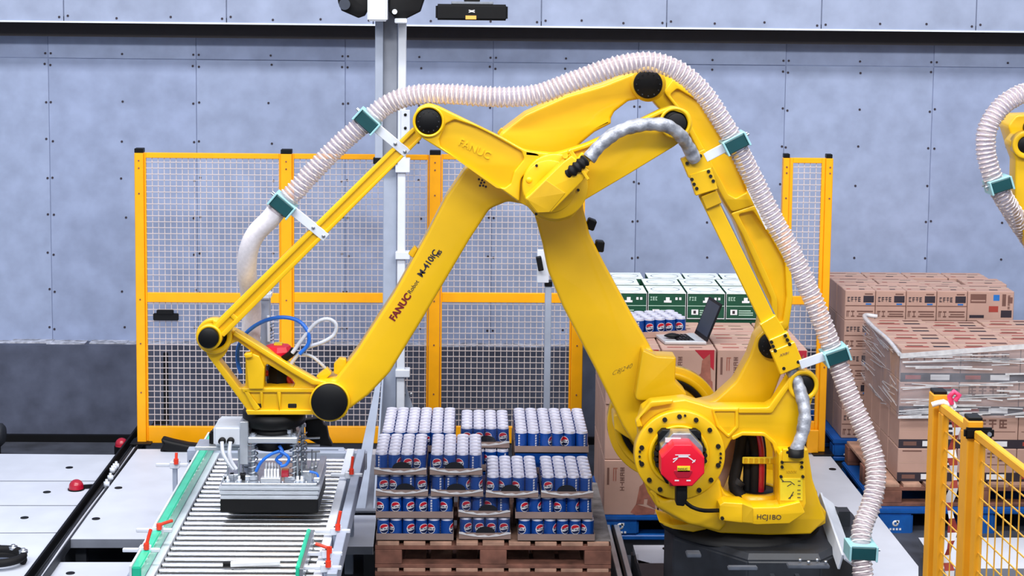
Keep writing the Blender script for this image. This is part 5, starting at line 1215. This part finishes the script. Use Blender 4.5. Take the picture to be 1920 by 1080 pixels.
# tray of cans on the ship cartons (turned)
tx = W(1196, 606, SYF + .3)
R = Matrix.Rotation(math.radians(13), 3, 'Z')
t = thing('can_tray', 'tilted loose tray of cola cans standing on the ship-print cartons', 'tray', (W(1188, 614, SYF + .22).x - .05, SYF + .28, topz + .001)); t.rotation_euler.z = math.radians(13)
b = MB(); w, d, hh, k = 6 * PIT + .006, 4 * PIT + .006, .036, .003
b.bb(0, w, 0, k, 0, hh); b.bb(0, w, d - k, d, 0, hh); b.bb(0, k, k, d - k, 0, hh); b.bb(w - k, w, k, d - k, 0, hh); b.bb(0, w, 0, d, 0, .002)
me = b.mesh(); me.materials.append(M['carton']); o = bpy.data.objects.new('tray_wall', me); C.objects.link(o); o.parent = t
for j in range(4):
    for i in range(6):
        p = Vector(t.location) + R @ Vector((.003 + (i + .5) * PIT, .003 + (j + .5) * PIT, .0025))
        c = bpy.data.objects.new('drink_can', CAN); C.objects.link(c); c.location = p; c.rotation_euler.z = .23 + random.choice([0, .5, -.6, 2.2, -.2])
        tag(c, 'blue cola, ' + ['front', 'second', 'third', 'fourth'][j] + '-row can ' + ['one', 'two', 'three', 'four', 'five', 'six'][i] + ' from the left, loose tray by the laptop', 'can', 'cans in the loose tray by the laptop')
# laptop
lp = W(1290, 629, SYF + .12); ly = SYF + .12
t = thing('laptop', 'open silver laptop standing on the ship-print cartons', 'laptop', (W(1236, 630, ly).x, ly, topz + .001))
lx0, lx1 = W(1247, 629, ly).x, W(1322, 629, ly).x
q = [Vector((lx0, ly, topz + .002)), Vector((lx1 + .01, ly, topz + .002)), Vector((lx1 - .03, ly + .26, topz + .002)), Vector((lx0 - .04, ly + .26, topz + .002))]
MB().hexa(q + [p + Vector((0, 0, .018)) for p in q]).build('base', 'lap', t, .003, 1)
b = MB(); up = Vector((0, 0, .0192))
f = lambda u, v: q[0].lerp(q[1], u).lerp(q[3].lerp(q[2], u), v) + up
for i in range(5):
    for j in range(10): b.quad(f(.32 + .09 * i, .14 + .075 * j), f(.40 + .09 * i, .14 + .075 * j), f(.40 + .09 * i, .205 + .075 * j), f(.32 + .09 * i, .205 + .075 * j))
b.build('keyboard', 'black', t)['kind'] = 'stuff'
# screen: hinged on the right edge, leaning
h0, h1 = q[1] + Vector((0, .0, .018)), q[2] + Vector((0, 0, .018))
tilt = Vector((.085, .0, .225)); hl = Vector((.0, -.0, 0))
a_, b_, c_, d_ = h0, h1, h1 + tilt, h0 + tilt
nrm = (b_ - a_).cross(d_ - a_).normalized() * .006
MB().hexa([a_, b_, c_, d_, a_ + nrm, b_ + nrm, c_ + nrm, d_ + nrm]).build('lid', 'black', t, .002, 1)
s = -nrm * .05 if nrm.x > 0 else nrm * 1.05
g_ = lambda u, v: a_.lerp(b_, u).lerp(d_.lerp(c_, u), v)
off = Vector((-.0015, 0, .0008)) if nrm.x > 0 else nrm + Vector((-.0015, 0, .0008))
MB().add([g_(.06, .1) + off, g_(.94, .1) + off, g_(.94, .93) + off, g_(.06, .93) + off], [(0, 1, 2, 3)]).build('screen', 'screen', t)
p = f(.28, .35); t2 = thing('computer_mouse', 'black computer mouse lying on the laptop keyboard', 'mouse', tuple(p))
b = MB(); rg = []
for k in range(7):
    s_ = math.sin(PI * (k + .5) / 7); rg.append([p + Vector((-.05 + .1 * k / 6, .03 * s_ * math.cos(q_), .016 + .016 * s_ * math.sin(q_))) for q_ in [2 * PI * i / 12 for i in range(12)]])
b.rings(rg, 12, caps=True); b.build('shell', 'black', t2)
MB().tube([p + Vector((.05, 0, .012)), p + Vector((.07, .02, .006)), p + Vector((.1, .01, .005)), p + Vector((.09, -.03, .005)), p + Vector((.05, -.035, .005))], .003, 6).build('cord', 'rubber', t2)

# --- far right stack: small cartons
AY = 11.6
ax0 = W(1585, 545, AY).x; ctop = zat(545, AY, 1700)
aw = (W(1815, 545, AY).x - ax0) / 4; ah = (zat(545, AY, 1700) - zat(601, AY, 1700))
plastic_pallet('far blue plastic pallet under the small carton stack, right of the fence gate', ax0 - .06, ax0 + 1.16, AY - .04, AY + .8, -.05, .10)
pb = MB().bb(ax0 - .08, ax0 + 1.18, AY - .03, AY + .8, FZ, -.051).build('pallet_plinth', 'dark'); tag(pb, 'low dark platform under the far right blue pallet at the wall', 'platform')
nl = 5
base_h = ctop - nl * ah
b = blk = thing('carton_block', 'lower cartons of the far right stack, mostly hidden behind the wrapped pallet', 'box', (ax0 + .5, AY + .4, .101))
PA = glyphs(.08, .62, .46, .16, 4, 'ink', seed=8) + [(.60, .60, .94, .82, 'ink'), (.64, .86, .9, .9, 'ink_brown'), (.68, .52, .86, .57, 'ink_blue'), (.02, .475, .98, .50, 'ink_brown')] + glyphs(.06, .12, .3, .2, 2, 'ink_brown', seed=2) + [(.4, .28, .92, .32, 'ink_brown'), (.4, .12, .92, .16, 'ink_brown'), (.45, .2, .9, .23, 'ink_brown')]
TA = [(.1, .2, .22, .26, 'ink_rust'), (.5, .16, .68, .24, 'ink'), (.2, .7, .6, .75, 'ink_brown'), (.6, .55, .85, .6, 'ink')]
od = ['first', 'second', 'third', 'fourth', 'fifth']
for L in range(nl):
    for i in range(4):
        carton('carton', f'small black-label carton, {od[nl - 1 - L]} layer down, {od[i]} from the left, far right stack', 'box', 'small brown cartons in the far right stack',
               ax0 + i * aw, ax0 + (i + 1) * aw, AY, AY + .27, max(.101, base_h + L * ah), base_h + (L + 1) * ah, 'carton', PA, TA if L == nl - 1 else None)
    PB = [(.06, .6, .4, .9, 'ink_brown'), (.08, .66, .38, .7, 'carton'), (.55, .68, .68, .88, 'ink_blue'), (.74, .5, .82, .9, 'ink_brown'), (.72, .12, .95, .36, 'ink'), (.46, .3, .66, .5, 'ink_rust'), (.05, .1, .36, .2, 'ink'), (.86, .6, .96, .8, 'ink_brown')] + glyphs(.86, .4, .05, .5, 4, 'ink_brown', vertical=True, seed=4)
    carton('carton', f'wide blue-triangle carton, {od[nl - 1 - L]} layer down, right end of far right stack', 'box', 'small brown cartons in the far right stack',
           ax0 + 4 * aw, ax0 + 4 * aw + .32, AY, AY + .27, max(.101, base_h + L * ah), base_h + (L + 1) * ah, 'carton', PB, TA if L == nl - 1 else None)
MB().bb(ax0, ax0 + 1.12, AY + .28, AY + .78, .101, ctop - ah - .001).build('box', 'carton_d', blk, .004, 1)
for i in range(4):
    if True:
        carton('carton', f'small brown carton in the rear top row, {od[i]} from the left, far right stack', 'box', 'small brown cartons in the far right stack',
               ax0 + i * .3 + .0, ax0 + i * .3 + .29, AY + .28, AY + .52, base_h + (nl - 1) * ah, ctop - (.012 if i == 2 else 0), 'carton', None, TA)
        carton('carton', f'small brown carton, top row nearest the wall, {od[i]} from the left, far right stack', 'box', 'small brown cartons in the far right stack',
               ax0 + i * .29 - .02, ax0 + i * .29 + .265, AY + .53, AY + .76, base_h + (nl - 1) * ah, ctop, 'carton', None, TA)

# --- wrapped pallet, right
WYF = 10.5
wx0 = W(1690, 655, WYF).x; wtop = zat(655, WYF, 1800)
wpz = zat(951, WYF, 1700); wp0 = zat(921, WYF, 1700)
plastic_pallet('front blue plastic pallet with white emblem under the wrapped carton stack', wx0 - .14, wx0 + 1.1, WYF - .12, WYF + .95, zat(1012, WYF - .1, 1700), zat(955, WYF - .12, 1700))
pz = zat(955, WYF - .12, 1700)
wooden_pallet('wooden pallet between the blue pallet and the wrapped cartons', wx0 - .12, wx0 + 1.1, WYF - .06, WYF + .95, pz + .141, None, 'wood_l', 'wood')
zb0 = pz + .142; NL = 4; lh = (wtop - zb0) / NL; bw = .372
PW = [(.0, .0, 1, .27, 'ink'), (.40, .06, .60, .22, 'label'), (.08, .08, .30, .2, 'ink_brown'), (.08, .9, .4, .94, 'ink_brown'), (.62, .42, .98, .80, 'ink'), (.70, .5, .94, .56, 'label'), (.66, .64, .92, .72, 'label'), (.64, .80, .86, .86, 'ink_rust'), (.02, .56, .56, .565, 'tape')]
PW2 = [(.0, .0, 1, .27, 'ink'), (.50, .06, .82, .22, 'label'), (.08, .08, .34, .2, 'ink_rust'), (.05, .5, .95, .52, 'ink_brown')] + glyphs(.15, .62, .7, .26, 4, 'ink_brown', seed=9)
TW = [(.1, .2, .5, .3, 'ink_rust'), (.15, .34, .42, .42, 'ink_brown'), (.58, .22, .86, .36, 'ink'), (.2, .68, .55, .76, 'ink_rust'), (.62, .62, .9, .8, 'ink_brown')]
for L in range(NL):
    for i in range(3):
        carton('carton', f'dark-banded carton, {od[NL - 1 - L]} layer down, {od[i]} from the left, wrapped pallet', 'box', 'brown cartons on the wrapped pallet',
               wx0 + i * bw + (.004 * (L % 2)), wx0 + (i + 1) * bw + (.004 * (L % 2)), WYF + .004 * L, WYF + .26, zb0 + L * lh, zb0 + (L + 1) * lh, 'carton', [PW, PW2, PW2][i] if L < 3 else [PW2, PW2, PW][i], TW if L == NL - 1 else None)
    for j in (1, 2, 3):
        dd = .27 + (j - 1) * .235
        if L == NL - 1:
            for i in range(3):
                carton('carton', f'red-print carton on top, row {["two", "three", "four"][j - 1]} back, {od[i]} from the left, wrapped pallet', 'box', 'brown cartons on the wrapped pallet',
                       wx0 + i * bw - .0, wx0 + (i + 1) * bw - .0, WYF + dd, WYF + dd + .23, zb0 + L * lh, zb0 + (L + 1) * lh - (.01 if (i + j) % 4 == 0 else 0), 'carton', None, TW)
        else:
            carton('carton', f'left-side carton, {od[NL - 1 - L]} layer down, row {["two", "three", "four"][j - 1]} back, wrapped pallet', 'box', 'brown cartons on the wrapped pallet',
                   wx0, wx0 + bw, WYF + dd, WYF + dd + .23, zb0 + L * lh, zb0 + (L + 1) * lh, 'carton', None)
# stretch film
t = thing('stretch_film', 'clear stretch film with shiny folds around the upper wrapped cartons', 'film', (wx0 + .5, WYF + .5, zb0 + 2 * lh))
xr_ = wx0 + 1.13; x0_, y0_ = wx0 - .012, WYF - .014; y1_ = WYF + .99
zf0 = zb0 + 1.96 * lh; zf1 = zb0 + 3.86 * lh
b = MB(); N = 26; P = []
for i in range(N + 1):
    x = x0_ + (xr_ - x0_) * i / N
    for k in range(9):
        z = zf0 + (zf1 - zf0 + .08 * i / N * 1.2) * k / 8; P.append((x, y0_ - .004 * random.random(), z))
b.add(P, [(i * 9 + k, (i + 1) * 9 + k, (i + 1) * 9 + k + 1, i * 9 + k + 1) for i in range(N) for k in range(8)], 0, True); b.build('front_film', 'film', t)
b = MB(); P = []
for i in range(N + 1):
    y = y0_ + (y1_ - y0_) * i / N
    for k in range(9): P.append((x0_ - .004 * random.random(), y, zf0 + (wtop + .01 - zf0) * k / 8))
b.add(P, [(i * 9 + k, (i + 1) * 9 + k, (i + 1) * 9 + k + 1, i * 9 + k + 1) for i in range(N) for k in range(8)], 0, True); b.build('side_film', 'film', t)
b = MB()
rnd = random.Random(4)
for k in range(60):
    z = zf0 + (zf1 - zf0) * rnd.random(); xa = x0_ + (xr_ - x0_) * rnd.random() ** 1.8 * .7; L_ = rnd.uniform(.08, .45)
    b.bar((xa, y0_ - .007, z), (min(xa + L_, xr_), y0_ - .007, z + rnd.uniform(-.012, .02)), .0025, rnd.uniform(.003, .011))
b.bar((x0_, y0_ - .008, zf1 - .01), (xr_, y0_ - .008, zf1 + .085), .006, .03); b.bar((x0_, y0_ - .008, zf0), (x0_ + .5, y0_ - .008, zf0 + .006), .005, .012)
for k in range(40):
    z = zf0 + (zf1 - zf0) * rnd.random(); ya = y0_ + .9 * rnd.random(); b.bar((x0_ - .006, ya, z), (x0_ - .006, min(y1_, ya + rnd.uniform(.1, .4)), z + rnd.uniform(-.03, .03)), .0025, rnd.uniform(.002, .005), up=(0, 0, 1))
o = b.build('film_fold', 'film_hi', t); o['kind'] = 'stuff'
MB().tube([(x0_, y0_, wtop - .03), (x0_ - .004, y0_ + .3, wtop + .0), (x0_ - .008, y0_ + .7, wtop + .005), (x0_, y1_ - .02, wtop + .02), (x0_ + .09, y1_, wtop + .012)], .014, 8).build('film_roll_edge', 'film_hi', t)

# ================================================================== NEAR FENCE (right foreground)
t = thing('safety_fence', 'near amber mesh safety fence cut by the right frame edge, in the foreground', 'fence', tuple(W(1790, 1080, 4.7)))
Ztop = 2.0
A = Wz(1762, 752, Ztop); Bp = Wz(1822, 798, Ztop); E = Wz(1960, 905, Ztop)
d = (Bp - A).normalized(); dn = (E - Bp).normalized()
def fpanel(a, b_, name):
    d = (b_ - a).normalized(); L = (b_ - a).length; dz = Vector((0, 0, 1))
    top = MB().bar(a - dz * .012, b_ - dz * .012, .02, .024).build(name, 'fence2', t, .003, 1)
    for q, o_ in ((a, .02), (b_, -.02)):
        c = q + d * o_; MB().box((c.x, c.y, (Ztop - .024) / 2 + .1), (.04, .02, Ztop - .024 - .2), 0, Matrix((d, d.cross(dz), dz)).transposed()).build('frame_stile', 'fence2', top, .003, 1)
    MB().bar(Vector((a.x, a.y, .18)), Vector((b_.x, b_.y, .18)), .02, .2).build('kick_plate', 'fence2', top, .003, 1)
    w = MB(); n = int(L / .05)
    for i in range(1, n): p = a + d * (L * i / n); w.bar((p.x, p.y, .28), (p.x, p.y, Ztop - .024), .003, .003, up=(d.x, d.y, 0))
    k = 1
    while Ztop - .024 - k * .05 > .28:
        z = Ztop - .024 - k * .05; w.bar((a.x, a.y, z), (b_.x, b_.y, z), .003, .003); k += 1
    o = w.build('wire_mesh', 'wire2', top); o['kind'] = 'stuff'
fpanel(A + d * .02, Bp - d * .02, 'panel'); fpanel(Bp + dn * .05, E, 'panel')
for q in (A - d * .012, Bp + dn * .012):
    po = MB().bb(q.x - .02, q.x + .022, q.y - .02, q.y + .03, 0, Ztop + .02).build('post', 'fence2', t, .003, 1)
    MB().bb(q.x - .018, q.x + .020, q.y - .018, q.y + .028, Ztop + .02, Ztop + .03).build('cap', 'black', po, .002, 1)
    MB().bb(q.x - .06, q.x + .06, q.y - .06, q.y + .06, FZ, 0).build('base_plate', 'black', po)
q = Bp + dn * .012
MB().bar((q.x - .03, q.y - .02, Ztop - .012), (q.x + .05, q.y - .02, Ztop - .012), .02, .03).build('hinge_bracket', 'black', t, .006, 2)
MB().cyl((q.x + .035, q.y - .034, Ztop - .012), (q.x + .035, q.y - .03, Ztop - .012), .006, n=12).build('hinge_bolt', 'steel', t)
# red and white tape tied to the post
q = A
t = thing('barrier_tape', 'red and white barrier tape knotted on the near fence post and hanging down', 'tape', tuple(q))
b = MB(); rnd = random.Random(2)
for i in range(44):
    z = Ztop - .02 - i * .022; x = q.x + .032 + .006 * math.sin(i * .9); y = q.y - .05 + .004 * math.sin(i * 1.7); tw = .011 + .004 * math.sin(i * 1.3)
    x2 = q.x + .032 + .006 * math.sin((i + 1) * .9); y2 = q.y - .05 + .004 * math.sin((i + 1) * 1.7); tw2 = .011 + .004 * math.sin((i + 1) * 1.3)
    b.add([(x - tw, y, z), (x + tw, y + .004, z), (x2 + tw2, y2 + .004, z - .022), (x2 - tw2, y2, z - .022)], [(0, 1, 2, 3)], int(i / 1.4) % 2, True)
b.build('hanging_strip', ['ink_rust', 'label'], t)
b = MB(); b.tube([q + Vector((-.03, -.03, -.004)), q + Vector((.0, -.035, .006)), q + Vector((.02, -.03, -.004)), q + Vector((.032, -.03, -.02))], .008, 8); b.build('wrap', 'label', t)
b = MB(); b.tube([q + Vector((.025, -.035, .0)), q + Vector((.018, -.035, .022)), q + Vector((.03, -.036, .036)), q + Vector((.045, -.036, .026)), q + Vector((.034, -.035, .01))], .008, 8); b.build('knot', 'pink', t)
b = MB(); b.tube([q + Vector((.032, -.03, .012)), q + Vector((.03, -.034, .0)), q + Vector((.034, -.034, -.01))], .007, 8); b.build('knot_tail', 'label', t)

# ================================================================== SECOND ROBOT at the right frame edge
Y2 = 9.2
r2 = thing('palletizing_robot', 'second yellow robot arm mostly outside the right frame edge', 'robot', (W(2150, 900, Y2).x, Y2 + .2, FZ))
rob = r2
plate('upper_arm', fillet([(1890, 236, 14), (1906, 216, 12), (1960, 214, 20), (2040, 260, 30), (2030, 300, 20), (1940, 292, 20), (1906, 290, 10), (1898, 262, 8)]), Y2 + .12, .18, 'yellow', r2, bevel=.012)
plate('lower_link', fillet([(1893, 268, 12), (1908, 250, 16), (1950, 246, 16), (1958, 300, 20), (1990, 420, 60), (2060, 560, 60), (2010, 590, 30), (1925, 456, 40), (1903, 380, 30), (1905, 300, 16)]), Y2, .12, 'yellow', r2, bevel=.012)
ringpart('joint_ring', 1925, 272, 26, 16, Y2 - .03, .06, 'yellow', r2)
disc('joint_cap', 1925, 272, 17, Y2 - .02, .05, 'black', r2)
disc('joint_cap', 1938, 240, 16, Y2 + .08, .05, 'black', r2)
plate('arm_root', fillet([(2020, 560, 20), (2060, 540, 20), (2240, 800, 30), (2220, 900, 30), (2100, 880, 30)]), Y2 + .02, .24, 'yellow', r2, bevel=.014)
c2 = W(2170, 900, Y2)
MB().lathe((c2.x, Y2 + .15, .0), (0, 0, 1), [(FZ, 0), (FZ, .42), (.4, .42), (.45, .36), (.8, .34), (1.0, .3), (c2.z + .3, .26), (c2.z + .3, 0)], 32).build('base', 'yellow', r2)
h2 = thing('suction_hose', 'short arc of clear corrugated hose in front of the second robot', 'hose', tuple(W(1860, 350, Y2 - .1)))
hose(h2, [W(2010, 200, Y2), W(1960, 176, Y2), W(1922, 174, Y2 - .05), W(1880, 198, Y2 - .08), W(1852, 240, Y2 - .1), W(1849, 285, Y2 - .1), W(1862, 335, Y2 - .1), W(1880, 368, Y2 - .08), W(1906, 410, Y2 + .02), W(1945, 470, Y2 + .18), W(2000, 560, Y2 + .3)], .050)
clamp(h2, 1872, 346, Y2 - .1, -18, label_dir=-1)
# aluminium rails at the lower edge
t = thing('profile_rail', 'pair of aluminium profile rails running under the blue pallet beside the can pallet', 'rail', tuple(Wz(1165, 1050, FZ)))
for (x, w, m) in ((1150, .03, 'alu'), (1160, .012, 'black'), (1168, .03, 'alu')):
    p = Wz(x, 1030, .02); MB().bb(p.x - w / 2, p.x + w / 2, 8.3, 9.93, FZ + .02, .02).build('rail', m, t, .003, 1)
t = thing('cable_chain', 'black ribbed cable chain in front of the small white plate by the pedestal', 'cable chain', tuple(Wz(1230, 1072, FZ)))
a = Wz(1200, 1074, -.02); e = Wz(1290, 1074, -.02); n = 9
for i in range(n):
    p = a.lerp(e, i / n); MB().bb(p.x, p.x + (e - a).length / n * .8, p.y - .05, p.y + .05, FZ, -.02 - .01 * (i % 2)).build('link', 'black', t, .004, 1)
t = thing('angle_rail', 'long white angle rail slanting above the pedestal, between yellow base and clear hose', 'rail', tuple(Wz(1600, 1020, .06)))
a, e = W(1552, 938, 8.75), W(1594, 1056, 8.12)
MB().bar(a, e, .075, .01, up=(.6, 0, .8)).build('flange', 'white', t, .002, 1)
MB().bar(a + Vector((-.045, 0, .005)), e + Vector((-.045, 0, .005)), .012, .08, up=(.2, 0, 1)).build('web', 'white', t, .002, 1)
for x, y in ((1536, 946), (1544, 962), (1578, 965), (1590, 973)):
    p = W(x, y, 8.72); MB().lathe(p, (0, 0, 1), [(-.012, 0), (-.012, .012), (.012, .012), (.012, 0)], 8).build('stud', 'black', t)
MB().bb(a.x + .03, a.x + .09, 8.62, 8.70, .43, a.z - .02).build('stand', 'dark', t)
for (x, y) in ((1536, 946), (1544, 962), (1578, 965), (1590, 973)):
    p = W(x, y, 8.72); MB().cyl((p.x, p.y, .43), (p.x, p.y, p.z - .012), .006, n=8).build('stud_rod', 'steel', t)
